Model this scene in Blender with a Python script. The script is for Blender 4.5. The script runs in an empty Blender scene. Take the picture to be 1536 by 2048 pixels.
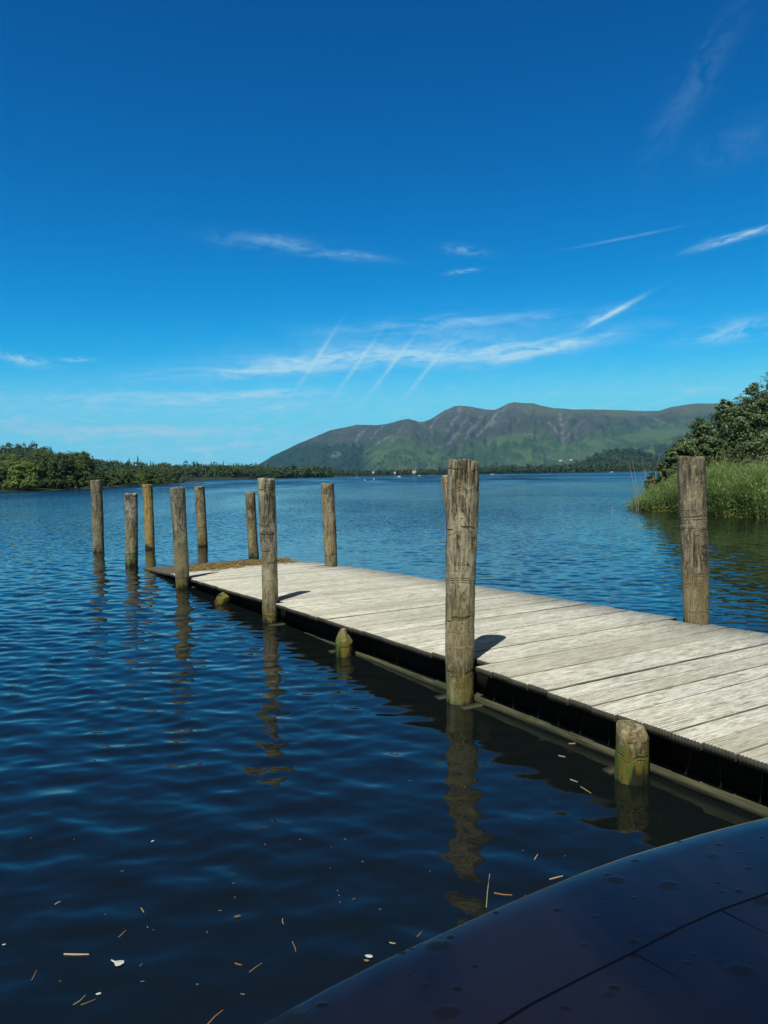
import bpy, bmesh, math, random
import numpy as np
from mathutils import Vector, Matrix

SC = bpy.context.scene
COL = SC.collection
rad = math.radians

# ------------------------------------------------------------------ camera
F = 1500.0                      # focal length in photo pixels (1536 x 2048)
CAM_H = 2.2
PITCH = math.atan(74.0 / F)
ROLL = rad(0.97)
fwd = Vector((0, math.cos(PITCH), -math.sin(PITCH)))
up0 = Vector((0, math.sin(PITCH), math.cos(PITCH)))
rt0 = Vector((1, 0, 0))
RT = rt0 * math.cos(ROLL) - up0 * math.sin(ROLL)
UP = up0 * math.cos(ROLL) + rt0 * math.sin(ROLL)
cam_d = bpy.data.cameras.new("camera")
cam = bpy.data.objects.new("camera", cam_d)
COL.objects.link(cam)
cam_d.sensor_fit = 'VERTICAL'
cam_d.sensor_height = 36.0
cam_d.lens = 36.0 * F / 2048.0
cam_d.clip_start = 0.05
cam_d.clip_end = 60000
m = Matrix((RT, UP, -fwd)).transposed().to_4x4()
m.translation = Vector((0, 0, CAM_H))
cam.matrix_world = m
SC.camera = cam


def ray(px, py):
    return RT * ((px - 768) / F) + UP * ((1024 - py) / F) + fwd


def at_z(px, py, z=0.0):
    d = ray(px, py)
    t = (z - CAM_H) / d.z
    return Vector((0, 0, CAM_H)) + d * t


def at_y(px, py, y):
    d = ray(px, py)
    return Vector((0, 0, CAM_H)) + d * (y / d.y)


# ------------------------------------------------------------------ light
SUN_EL = rad(59)
SUN_DIR = Vector((-0.36, -0.93, 0)).normalized() * math.cos(SUN_EL) + Vector((0, 0, math.sin(SUN_EL)))
sd = bpy.data.lights.new("sun", 'SUN')
sd.energy = 4.9
sd.angle = rad(0.5)
sd.color = (0.98, 0.965, 0.90)
so = bpy.data.objects.new("sun", sd)
COL.objects.link(so)
so.rotation_euler = SUN_DIR.to_track_quat('Z', 'Y').to_euler()
so.location = (0, -20, 40)

SC.view_settings.view_transform = 'Standard'
SC.view_settings.look = 'None'
SC.view_settings.exposure = 0.0
SC.view_settings.gamma = 1.0
SC.view_settings.use_curve_mapping = False

W = bpy.data.worlds.new("World")
SC.world = W
W.use_nodes = True


class NT:
    """small node-tree writer"""
    def __init__(s, nt):
        s.nt = nt

    def n(s, t, **kw):
        nd = s.nt.nodes.new(t)
        for k, v in kw.items():
            setattr(nd, k, v)
        return nd

    def set(s, sock, v):
        if isinstance(v, bpy.types.NodeSocket):
            s.nt.links.new(v, sock)
        elif v is not None:
            if isinstance(v, (tuple, list)) and len(v) == 3 and sock.type == 'RGBA':
                v = (*v, 1)
            sock.default_value = v

    def m(s, op, a, b=None, c=None, clamp=False):
        nd = s.n('ShaderNodeMath', operation=op, use_clamp=clamp)
        s.set(nd.inputs[0], a)
        if b is not None: s.set(nd.inputs[1], b)
        if c is not None: s.set(nd.inputs[2], c)
        return nd.outputs[0]

    def vm(s, op, a, b=None, out=0):
        nd = s.n('ShaderNodeVectorMath', operation=op)
        s.set(nd.inputs[0], a)
        if b is not None:
            if op == 'SCALE': s.set(nd.inputs['Scale'], b)
            else: s.set(nd.inputs[1], b)
        return nd.outputs[out]

    def mix(s, f, a, b, mode='MIX'):
        nd = s.n('ShaderNodeMix', data_type='RGBA', blend_type=mode)
        nd.clamp_factor = True
        s.set(nd.inputs[0], f)
        s.set(nd.inputs[6], a)
        s.set(nd.inputs[7], b)
        return nd.outputs[2]

    def ramp(s, f, stops):
        nd = s.n('ShaderNodeValToRGB')
        e = nd.color_ramp.elements
        while len(e) < len(stops): e.new(0.5)
        for el, (p, c) in zip(e, stops):
            el.position = p
            el.color = (c, c, c, 1) if not isinstance(c, (tuple, list)) else (*c[:3], 1)
        s.set(nd.inputs[0], f)
        return nd.outputs[0]

    def noise(s, vec, scale=1.0, detail=4.0, rough=0.5, dist=0.0, out=0):
        nd = s.n('ShaderNodeTexNoise')
        s.set(nd.inputs['Vector'], vec)
        nd.inputs['Scale'].default_value = scale
        nd.inputs['Detail'].default_value = detail
        nd.inputs['Roughness'].default_value = rough
        nd.inputs['Distortion'].default_value = dist
        return nd.outputs[out]

    def mapv(s, vec, scale=(1, 1, 1), loc=(0, 0, 0), rot=(0, 0, 0)):
        nd = s.n('ShaderNodeMapping')
        s.set(nd.inputs['Vector'], vec)
        nd.inputs['Scale'].default_value = scale
        nd.inputs['Location'].default_value = loc
        nd.inputs['Rotation'].default_value = rot
        return nd.outputs[0]

    def smooth(s, x, lo, hi, a=0.0, b=1.0):
        nd = s.n('ShaderNodeMapRange', interpolation_type='SMOOTHSTEP')
        s.set(nd.inputs[0], x)
        nd.inputs[1].default_value = lo
        nd.inputs[2].default_value = hi
        nd.inputs[3].default_value = a
        nd.inputs[4].default_value = b
        return nd.outputs[0]

    def sep(s, v):
        nd = s.n('ShaderNodeSeparateXYZ')
        s.set(nd.inputs[0], v)
        return nd.outputs

    def comb(s, x, y, z):
        nd = s.n('ShaderNodeCombineXYZ')
        for i, v in enumerate((x, y, z)): s.set(nd.inputs[i], v)
        return nd.outputs[0]


# --- sky with cirrus and painted pane reflections
wt = W.node_tree
wt.nodes.clear()
g = NT(wt)
sky = g.n('ShaderNodeTexSky')
sky.sky_type = 'NISHITA'
sky.sun_disc = False
sky.sun_elevation = SUN_EL
sky.sun_rotation = math.atan2(SUN_DIR.x, SUN_DIR.y) % (2 * math.pi)
sky.altitude = 100
sky.air_density = 1.0
sky.dust_density = 0.6
sky.ozone_density = 2.0
tc = g.n('ShaderNodeTexCoord').outputs['Generated']
dx, dy, dz = g.sep(tc)
az = g.m('MULTIPLY', g.m('ARCTAN2', dx, dy), 180 / math.pi)
el = g.m('MULTIPLY', g.m('ARCSINE', dz), 180 / math.pi)
sepc = g.n('ShaderNodeSeparateColor')
g.set(sepc.inputs[0], sky.outputs[0])
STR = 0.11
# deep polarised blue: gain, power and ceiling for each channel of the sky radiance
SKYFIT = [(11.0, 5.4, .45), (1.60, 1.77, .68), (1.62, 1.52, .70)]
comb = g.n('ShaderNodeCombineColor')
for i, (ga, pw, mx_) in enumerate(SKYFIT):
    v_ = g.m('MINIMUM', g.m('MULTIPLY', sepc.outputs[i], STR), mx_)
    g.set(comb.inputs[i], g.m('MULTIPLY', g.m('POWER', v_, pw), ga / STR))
# deep blue grade in the north; sky dimmed overhead and behind to neutralise shadows
dimmed = g.vm('MULTIPLY', sky.outputs[0], (0.42, 0.33, 0.26))
dimmed_w = g.m('MAXIMUM', g.smooth(el, 44, 62), g.smooth(dy, 0.10, -0.25))
skycol = g.mix(dimmed_w, comb.outputs[0], dimmed)


def azel(px, py):
    d = ray(px, py).normalized()
    return math.degrees(math.atan2(d.x, d.y)), math.degrees(math.asin(d.z))


# px, py, half length px, half thickness px, tilt degrees (up to the right), strength, streakiness
WISPS_AND_PANE_STREAKS = [
    (830, 708, 330, 26, 2, .62, 1), (1060, 705, 150, 13, 8, .85, 1), (620, 722, 170, 18, 4, .55, 1),
    (900, 648, 270, 15, 1, .34, 1), (560, 738, 190, 8, 0, .4, 1),
    (540, 487, 120, 16, -3, .20, 1), (690, 510, 100, 10, -6, .24, 1), (930, 500, 50, 10, -8, .2, 1),
    (925, 545, 34, 5, 5, .35, 1), (1225, 626, 66, 6, 24, .75, 0), (1190, 634, 46, 12, 20, .28, 1),
    (1490, 468, 110, 11, 8, .6, 1), (1250, 476, 110, 3, 4, .15, 0), (1470, 662, 120, 24, 6, .42, 1),
    (40, 715, 70, 12, -12, .55, 1), (150, 718, 40, 6, 0, .4, 1), (470, 788, 190, 10, 1, .8, 1), (520, 786, 60, 6, -4, .4, 1),
    (230, 802, 330, 15, 0, .55, 1), (560, 815, 120, 9, 3, .4, 1), (120, 852, 360, 15, -2, .75, 1), (330, 868, 330, 12, -1, .65, 1),
    (480, 890, 260, 6, 5, .3, 0), (1390, 170, 170, 40, 52, .055, 1), (1500, 280, 130, 45, 10, .045, 1),
    (800, 700, 520, 62, 3, .16, 1), (1040, 698, 240, 16, 4, .35, 1), (420, 748, 200, 12, 2, .4, 1), (650, 895, 160, 8, 2, .3, 1), (1360, 795, 90, 10, 14, .2, 1), (1430, 780, 110, 12, -4, .25, 1),
    (630, 722, 82, 5.0, 54, 0.34, 0), (710, 735, 82, 5.0, 52, 0.34, 0),  # slanted four: window-pane reflections painted into the sky as streaks
    (775, 742, 88, 5.0, 50, 0.36, 0), (850, 745, 88, 5.0, 48, 0.36, 0),
]
cloud_and_pane = None
base_uv = g.comb(az, el, 0.0)
warp = g.noise(g.mapv(base_uv, (0.16, 0.5, 1)), 1.0, 3, 0.5, 0.0, out=1)
wv = g.vm('SCALE', g.vm('SUBTRACT', warp, (0.5, 0.5, 0.5)), 2.2)
wuv = g.vm('ADD', base_uv, wv)
for (px, py, L, T, tilt, st, kind) in WISPS_AND_PANE_STREAKS:
    a0, e0 = azel(px, py)
    a1, e1 = azel(px + 10, py)
    s = math.hypot(a1 - a0, e1 - e0) / 10
    src = base_uv if kind == 0 else g.vm('ADD', base_uv, g.vm('SCALE', wv, 0.25 + 0.012 * T))
    mp = g.n('ShaderNodeMapping', vector_type='TEXTURE')
    g.set(mp.inputs[0], src)
    mp.inputs['Location'].default_value = (a0, e0, 0)
    mp.inputs['Rotation'].default_value = (0, 0, rad(tilt + 0.97))
    mp.inputs['Scale'].default_value = (L * s, T * s, 1)
    q = mp.outputs[0]
    r2 = g.vm('DOT_PRODUCT', q, q, out=1)
    e = g.m('EXPONENT', g.m('MULTIPLY', r2, -1.6))
    v = g.m('MULTIPLY', e, st)
    if kind == 1:
        off = (px * 0.37 % 9, py * 0.71 % 7, 0)
        nz = g.noise(g.mapv(q, (1.1, 0.55, 1), loc=off), 1.6, 7, 0.62, 0.6)
        v = g.m('MULTIPLY', v, g.smooth(nz, 0.34, 0.62))
    cloud_and_pane = v if cloud_and_pane is None else g.m('ADD', cloud_and_pane, v)
fine = g.noise(g.mapv(wuv, (0.5, 1.9, 1), rot=(0, 0, rad(-8))), 1.4, 8, 0.65, 0.4)
low = g.m('MULTIPLY', g.smooth(el, 9, 1.0), g.smooth(fine, 0.42, 0.75, 0, 0.50))
cloud_and_pane = g.m('ADD', cloud_and_pane, low)
cloud_and_pane = g.m('MULTIPLY', cloud_and_pane, g.smooth(fine, 0.30, 0.62, 0.8, 1.45))
cloud_and_pane = g.m('MINIMUM', cloud_and_pane, 0.92)
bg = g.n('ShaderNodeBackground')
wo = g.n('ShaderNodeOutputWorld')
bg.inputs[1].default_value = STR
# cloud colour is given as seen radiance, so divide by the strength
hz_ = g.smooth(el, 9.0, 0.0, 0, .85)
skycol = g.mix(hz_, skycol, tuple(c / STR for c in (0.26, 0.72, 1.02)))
final = g.mix(cloud_and_pane, skycol, tuple(c / STR for c in (0.46, 0.76, 0.93)))
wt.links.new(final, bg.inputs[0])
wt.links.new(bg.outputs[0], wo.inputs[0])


# ------------------------------------------------------------------ helpers
def tag(o, label=None, cat=None, group=None, kind=None):
    if label: o['label'] = label
    if cat: o['category'] = cat
    if group: o['group'] = group
    if kind: o['kind'] = kind
    return o


def empty(name, loc=(0, 0, 0), rz=0.0):
    o = bpy.data.objects.new(name, None)
    o.empty_display_size = 0.2
    COL.objects.link(o)
    o.location = loc
    o.rotation_euler = (0, 0, rz)
    return o


def link(name, me, mat=None, parent=None, smooth=False):
    o = bpy.data.objects.new(name, me)
    COL.objects.link(o)
    if mat is not None:
        for mm in (mat if isinstance(mat, (list, tuple)) else [mat]):
            me.materials.append(mm)
    if parent is not None:
        o.parent = parent
    if smooth:
        me.polygons.foreach_set('use_smooth', [True] * len(me.polygons))
    return o


def npmesh(name, V, Fc, mat_idx=None):
    """V (n,3) floats; Fc (m,k) ints"""
    me = bpy.data.meshes.new(name)
    V = np.ascontiguousarray(V, dtype=np.float32)
    Fc = np.ascontiguousarray(Fc, dtype=np.int32)
    k = Fc.shape[1]
    me.vertices.add(len(V))
    me.vertices.foreach_set('co', V.ravel())
    me.loops.add(Fc.size)
    me.loops.foreach_set('vertex_index', Fc.ravel())
    me.polygons.add(len(Fc))
    me.polygons.foreach_set('loop_start', np.arange(0, Fc.size, k, dtype=np.int32))
    me.polygons.foreach_set('loop_total', np.full(len(Fc), k, dtype=np.int32))
    if mat_idx is not None:
        me.polygons.foreach_set('material_index', np.asarray(mat_idx, dtype=np.int32))
    me.update(calc_edges=True)
    me.validate()
    return me


def join_np(parts):
    """list of (V,F) same k -> one (V,F)"""
    vs, fs, n = [], [], 0
    for v, f in parts:
        vs.append(v); fs.append(f + n); n += len(v)
    return np.concatenate(vs), np.concatenate(fs)


BOXF = np.array([[0, 3, 2, 1], [4, 5, 6, 7], [0, 1, 5, 4], [1, 2, 6, 5], [2, 3, 7, 6], [3, 0, 4, 7]])


def box(x0, x1, y0, y1, z0, z1):
    v = np.array([[x0, y0, z0], [x1, y0, z0], [x1, y1, z0], [x0, y1, z0],
                  [x0, y0, z1], [x1, y0, z1], [x1, y1, z1], [x0, y1, z1]], float)
    return v, BOXF.copy()


# value noise in numpy
def _hash(ix, iy, seed):
    h = (ix.astype(np.int64) * 374761393 + iy.astype(np.int64) * 668265263 + seed * 974634777) & 0x7fffffff
    h = ((h ^ (h >> 13)) * 1274126177) & 0x7fffffff
    return ((h ^ (h >> 16)) & 0xffff) / 65535.0


def vnoise(x, y, seed=0):
    ix, iy = np.floor(x), np.floor(y)
    fx, fy = x - ix, y - iy
    fx = fx * fx * fx * (fx * (fx * 6 - 15) + 10)
    fy = fy * fy * fy * (fy * (fy * 6 - 15) + 10)
    a = _hash(ix, iy, seed); b = _hash(ix + 1, iy, seed)
    c = _hash(ix, iy + 1, seed); d = _hash(ix + 1, iy + 1, seed)
    return (a + (b - a) * fx) + ((c + (d - c) * fx) - (a + (b - a) * fx)) * fy


def fbm(x, y, oct=5, seed=0, gain=0.5):
    s = 0; a = 1; t = 0
    for i in range(oct):
        s = s + a * (vnoise(x * 2 ** i, y * 2 ** i, seed + i * 7) * 2 - 1)
        t += a; a *= gain
    return s / t


def ridged(x, y, oct=5, seed=0):
    s = 0; a = 1; t = 0
    for i in range(oct):
        s = s + a * (1 - np.abs(vnoise(x * 2 ** i, y * 2 ** i, seed + i * 7) * 2 - 1))
        t += a; a *= 0.55
    return s / t


def new_mat(name):
    mt = bpy.data.materials.new(name)
    mt.use_nodes = True
    mt.node_tree.nodes.clear()
    q = NT(mt.node_tree)
    out = q.n('ShaderNodeOutputMaterial')
    b = q.n('ShaderNodeBsdfPrincipled')
    mt.node_tree.links.new(b.outputs[0], out.inputs[0])
    return mt, q, b, out


def bump(q, b, h, strength=0.5, dist=0.01, normal=None):
    nd = q.n('ShaderNodeBump')
    nd.inputs['Strength'].default_value = strength
    nd.inputs['Distance'].default_value = dist
    q.set(nd.inputs['Height'], h)
    if normal is not None: q.set(nd.inputs['Normal'], normal)
    q.set(b.inputs['Normal'], nd.outputs[0])
    return nd.outputs[0]


def simple_mat(name, col, rough=0.7, var=0.25, scale=8.0, spec=0.5):
    mt, q, b, _ = new_mat(name)
    p = q.n('ShaderNodeTexCoord').outputs['Object']
    nz = q.noise(p, scale, 5, 0.6)
    dark = tuple(c * (1 - var) for c in col)
    lite = tuple(min(1, c * (1 + var)) for c in col)
    q.set(b.inputs['Base Color'], q.mix(nz, dark, lite))
    b.inputs['Roughness'].default_value = rough
    b.inputs['Specular IOR Level'].default_value = spec
    bump(q, b, nz, 0.2, 0.01)
    return mt


# ------------------------------------------------------------------ jetty frame
A0 = at_z(921, 1402, 0)          # nearest tall post, at the water
B0 = at_z(541, 1243, 0)
U = Vector((B0.x - A0.x, B0.y - A0.y, 0)).normalized()       # along the jetty, outwards
V = Vector((U.y, -U.x, 0))                                    # across it, away from the boat
JW = 3.42
JETTY_RZ = math.atan2(U.y, U.x)
SX = [-12, 0, 4.7, 9.4, 13.3, 22]
SH = [.46, .395, .31, .185, 0.0, -.42]


def deck_h(s):
    return np.interp(s, SX, SH)


def jl(s, v, z=0.0):
    """jetty-local to world; v is measured towards the far side"""
    return Vector((A0.x, A0.y, 0)) + U * s + V * v + Vector((0, 0, z))


def to_sv(x, y):
    rx, ry = x - A0.x, y - A0.y
    return rx * U.x + ry * U.y, rx * V.x + ry * V.y


# ------------------------------------------------------------------ water
rng = np.random.default_rng(5)
NW = 130
lam = np.exp(rng.uniform(np.log(0.09), np.log(0.85), NW))
ang = rad(-100) + rng.normal(0, rad(34), NW)
ph = rng.uniform(0, 2 * np.pi, NW)
slp = 0.0150 * (0.6 + 0.8 * rng.random(NW)) * np.where(lam < 0.22, 0.8, 1.0) * np.where(lam > 0.75, 0.7, 1.0)
amp = slp * lam / (2 * np.pi)


def sheltered(x, y):
    """0..1: how ruffled the surface is there"""
    s, v = to_sv(x, y)
    lee = np.clip((v - JW) / 5.0, 0, 1) * np.clip((s + 30) / 10, 0, 1)
    front = np.clip((y - 2.0) / 10.0, 0, 1) * 0.85 + 0.45
    under = np.where((v > -0.1) & (v < JW + 0.1), 0.25, 1.0)
    by = np.exp(-(np.clip(-v, 0, 9) / 1.7) ** 2) * np.clip((6.0 - s) / 6.0, 0, 1)
    front = front * (1 - 0.62 * by)
    r = np.where(v > JW, 0.30 + 0.70 * lee, front)
    # ponded water over the sunken end of the deck
    sunk = np.exp(-((s - 15.5) / 3.0) ** 2 - ((v - 2.2) / 2.6) ** 2)
    return r * under * (1 - 0.75 * sunk) * (0.75 + 0.5 * vnoise(x * .35, y * .2, 3))


def wave_h(x, y, spacing=None):
    h = np.zeros_like(x)
    openw = np.clip((y - 3.5) / 6.0, 0, 1)
    for i in range(NW):
        k = 2 * np.pi / lam[i]
        a = amp[i]
        if spacing is not None:
            a = a * np.clip((lam[i] / spacing - 2.5) / 2.5, 0, 1)
        if lam[i] > 0.36:
            a = a * (0.95 - 0.55 * openw)
        elif lam[i] < 0.22:
            a = a * (0.55 + 0.75 * openw)
        p = k * (x * math.cos(ang[i]) + y * math.sin(ang[i])) + ph[i]
        if lam[i] > 0.25:
            h += a * (0.45 * np.sin(p) + 0.48 * (np.exp(1.4 * np.sin(p)) - 1.55))
        else:
            h += a * np.sin(p)
    return h * sheltered(x, y)


def build_water():
    r = [0.6]
    while r[-1] < 70: r.append(r[-1] * 1.0046 + 0.001)
    while r[-1] < 16000: r.append(r[-1] * 1.03)
    r = np.array(r)
    a = np.arange(-0.60, 0.601, 0.0015)
    coarse_r = np.linspace(0.60, 2 * np.pi - 0.60, 60)[1:-1]
    a = np.concatenate([a, coarse_r])
    fine = np.abs(a) <= 0.61
    R, A = np.meshgrid(r, a, indexing='ij')
    x = R * np.sin(A); y = R * np.cos(A)
    sp = np.maximum(R * 0.0046, 0.006)
    z = wave_h(x, y, sp) * np.clip(fine[None, :] * 1.0, 0, 1)
    edge = np.clip((0.60 - np.abs(np.where(fine, a, 0.6))) / 0.03, 0, 1)
    z = z * edge[None, :]
    Vv = np.stack([x, y, z], -1).reshape(-1, 3)
    nr, na = R.shape
    i = np.arange(nr - 1)[:, None]; j = np.arange(na)[None, :]
    j2 = (j + 1) % na
    Fq = np.stack([i * na + j, i * na + j2, (i + 1) * na + j2, (i + 1) * na + j], -1).reshape(-1, 4)
    Fq = Fq[:, ::-1]
    # centre fan as a last quad ring collapsed
    me = npmesh("water", Vv, Fq)
    mt, q, b, out = new_mat("lake_water")
    geo = q.n('ShaderNodeNewGeometry')
    pos = geo.outputs['Position']
    px_, py_, pz_ = q.sep(pos)
    dist = q.vm('LENGTH', pos, out=1)
    dist.node.inputs[0].default_value = (0, 0, 0)
    far = q.smooth(dist, 6, 45)
    vfar = q.smooth(dist, 60, 260)
    patch = q.noise(q.mapv(pos, (0.035, 0.012, 1), rot=(0, 0, 0.1)), 1.0, 4, 0.6, 0.6)
    patch2 = q.noise(q.mapv(pos, (0.006, 0.0018, 1), rot=(0, 0, 0.15)), 1.0, 4, 0.6, 0.5)
    pat = q.smooth(patch, 0.36, 0.58, 0.40, 1.2)
    pat = q.m('MULTIPLY', pat, q.smooth(patch2, 0.40, 0.56, 0.5, 1.1))
    n1 = q.vm('SUBTRACT', q.noise(q.mapv(pos, (0.75, 1.5, 1), rot=(0, 0, 0.15)), 6.0, 2.5, 0.55, 0.3, out=1), (0.5, 0.5, 0.5))
    n2 = q.vm('SUBTRACT', q.noise(q.mapv(pos, (0.6, 1.4, 1), rot=(0, 0, -0.1)), 2.6, 3, 0.55, 0.3, out=1), (0.5, 0.5, 0.5))
    n3 = q.vm('SUBTRACT', q.noise(q.mapv(pos, (0.5, 1.2, 1)), 1.0, 3, 0.55, 0.3, out=1), (0.5, 0.5, 0.5))
    k1 = q.m('ADD', q.m('ADD', q.m('MULTIPLY', far, 1.10), 0.07), q.m('MULTIPLY', vfar, 0.55))
    k2 = q.m('ADD', q.m('MULTIPLY', far, 0.35), 0.02)
    k3 = q.m('MULTIPLY', vfar, 0.5)
    sm = q.vm('ADD', q.vm('SCALE', n1, k1), q.vm('SCALE', n2, k2))
    sm = q.vm('ADD', sm, q.vm('SCALE', n3, k3))
    sm = q.vm('SCALE', sm, pat)
    sm = q.vm('MULTIPLY', sm, (1, 1, 0))
    # steep little wave faces that show are the ones turned to the south shore
    bias = q.m('ADD', q.m('MULTIPLY', far, -0.060), q.m('MULTIPLY', vfar, -0.15))
    sm = q.vm('ADD', sm, q.comb(0.0, q.m('MULTIPLY', bias, pat), 0.0))
    nn = q.vm('NORMALIZE', q.vm('ADD', geo.outputs['Normal'], sm))
    q.set(b.inputs['Normal'], nn)
    b.inputs['Base Color'].default_value = (0.0046, 0.0070, 0.0068, 1)
    b.inputs['Roughness'].default_value = 0.03
    b.inputs['IOR'].default_value = 1.43
    o = link("water", me, mt, smooth=True)
    tag(o, "dark blue rippled lake water", kind='structure')
    return o


build_water()
bedm = simple_mat("lake_bed_silt", (0.05, 0.045, 0.03))

# ------------------------------------------------------------------ distant terrain
def yh(px):
    return 950.0 - 0.0169 * (px - 768)


RIDGES = [
    # (distance, front width, back width, profile px->y, base drop)
    (8200, 3100, 3000, [(440, 955), (500, 940), (515, 935), (545, 913), (600, 887), (630, 875), (662, 861), (690, 855),
                        (715, 850), (757, 850), (775, 848), (800, 841), (820, 838), (840, 843), (850, 843), (868, 836),
                        (890, 822), (912, 812), (925, 811), (945, 813), (975, 818), (992, 819), (1003, 815), (1018, 807),
                        (1030, 804), (1050, 806), (1068, 806), (1085, 811), (1110, 817), (1150, 818), (1200, 819),
                        (1250, 821), (1290, 823), (1320, 822), (1345, 815), (1375, 809), (1400, 807), (1450, 807),
                        (1536, 810), (1700, 830), (1900, 850)]),
    (6600, 1300, 900, [(440, 960), (480, 945), (505, 936), (545, 914), (575, 899), (603, 886), (622, 880), (645, 884),
                       (675, 894), (720, 898), (745, 905), (770, 915), (800, 935), (830, 955)]),
    (6300, 1500, 1200, [(660, 960), (700, 938), (725, 915), (750, 897), (775, 884), (800, 876), (820, 878), (845, 890),
                        (870, 905), (905, 917), (940, 925), (980, 938), (1010, 955)]),
    (6600, 1700, 1300, [(880, 960), (930, 935), (960, 918), (985, 902), (1005, 893), (1030, 886), (1080, 884), (1120, 888),
                        (1160, 884), (1200, 876), (1240, 872), (1270, 866), (1300, 862), (1340, 858), (1400, 852),
                        (1536, 850), (1800, 850)]),
    (4300, 1000, 900, [(1200, 955), (1235, 918), (1270, 900), (1300, 888), (1345, 874), (1400, 860), (1470, 850),
                       (1536, 845), (1800, 850)]),
    (2700, 500, 500, [(1085, 960), (1130, 938), (1165, 925), (1190, 914), (1215, 906), (1245, 902), (1275, 904),
                      (1300, 912), (1330, 925), (1380, 930), (1460, 940), (1540, 960)]),
    (1050, 380, 300, [(-900, 890), (-300, 893), (-60, 905), (0, 901), (20, 895), (50, 893), (80, 896), (105, 908), (130, 925),
                      (200, 931), (260, 935), (330, 940), (400, 943), (450, 943), (500, 944), (540, 952), (580, 962)]),
    (1500, 250, 300, [(480, 965), (520, 948), (560, 946), (620, 947), (660, 953), (690, 966)]),
    (2400, 400, 500, [(820, 960), (880, 944), (960, 942), (1040, 938), (1100, 938), (1180, 940), (1240, 950), (1300, 960)]),
]
# distance of the waterline for each photo column
SHORE = [(-1500, 150), (0, 165), (120, 172), (205, 200), (300, 260), (352, 300), (368, 330), (380, 760), (500, 780),
         (530, 900), (640, 900), (662, 1000), (690, 1700), (800, 1700), (960, 1800), (1000, 1700), (1340, 1500), (1900, 1200), (3500, 1000)]


def terrain_z(tx, y):
    px = 768 + tx * F
    n = fbm(tx * y / 260.0, y / 260.0, 5, 11)
    h = np.full(np.shape(px * y), 0.0)
    ds = np.interp(px, [p for p, _ in SHORE], [d for _, d in SHORE])
    shore = np.clip((y - ds) / 30.0, -1.0, 1.0)
    base = np.where(shore > 0, 0.7 * shore + np.clip((y - ds) / 1500, 0, 1) * 10, 3 * shore)
    h = base * 1.0
    for (d, wf, wb, prof) in RIDGES:
        pr = np.interp(px, [a for a, _ in prof], [b_ for _, b_ in prof])
        top = np.maximum((yh(px) - pr) * d / F + CAM_H, -5)
        wob = 0.12 * fbm(tx * 9.0 + d, y / 900.0, 3, int(d))
        t = np.where(y < d, (d - y) / wf, (y - d) / wb) + 0 * px
        t = t * (1 + wob)
        fall = np.where(t < 1, np.clip(1 - t, 0, 1) ** 1.15, 0)
        rr = ridged(tx * d / 210.0 + 0.25 * n, y / 1100.0, 5, int(d) + 3)
        gul = (rr - 0.62) * np.minimum(top, 900) * 0.30 * np.sin(np.pi * np.clip(t, 0, 1)) if d > 4000 else 0
        hh = top * fall + gul
        h = np.where((y > ds) & (hh > h), hh, h)
    rough = np.clip((h - 20) / 200, 0, 1)
    h = h + rough * n * np.clip(h * 0.035, 0, 10)
    return h


def terrain_at(px, y):
    tx = np.atleast_1d((px - 768) / F).astype(float)
    return float(terrain_z(tx, np.atleast_1d(float(y)))[0])


COVER = [(440, 935), (520, 930), (560, 905), (600, 893), (660, 890), (720, 893), (760, 885), (800, 872), (830, 880), (860, 893),
         (900, 905), (940, 893), (980, 877), (1030, 868), (1090, 866), (1130, 884), (1170, 878), (1210, 862), (1290, 850), (1340, 846),
         (1400, 842), (1536, 838), (1800, 838)]
SCREE = [([(1100, 845), (1113, 862), (1126, 874), (1129, 890)], 3.0), ([(1142, 828), (1131, 850), (1126, 874)], 3.0), ([(1122, 830), (1126, 850), (1126, 874)], 4.0),
         ([(1175, 838), (1150, 858), (1130, 880)], 1.6), ([(925, 817), (915, 838), (897, 862), (890, 872)], 4.0), ([(945, 820), (935, 845), (915, 870), (900, 888)], 4.0),
         ([(970, 828), (955, 850), (935, 873)], 4.0), ([(1000, 822), (985, 845), (960, 868), (950, 880)], 3.0), ([(890, 828), (872, 842), (862, 862)], 3.0),
         ([(1015, 815), (1000, 838), (985, 850)], 4.0), ([(840, 845), (858, 856), (868, 866)], 2.5), ([(812, 846), (800, 866)], 1.2),
         ([(755, 888), (770, 879), (785, 873), (790, 884)], 2.0), ([(700, 893), (715, 886), (722, 862)], 2.0), ([(735, 858), (718, 876), (710, 890)], 2.5),
         ([(770, 852), (755, 866), (745, 880)], 1.8), ([(640, 905), (680, 908), (700, 902), (730, 903)], 4.5), ([(1050, 868), (1085, 872)], 2.0),
         ([(1290, 830), (1320, 842), (1350, 852)], 1.5)]


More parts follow.
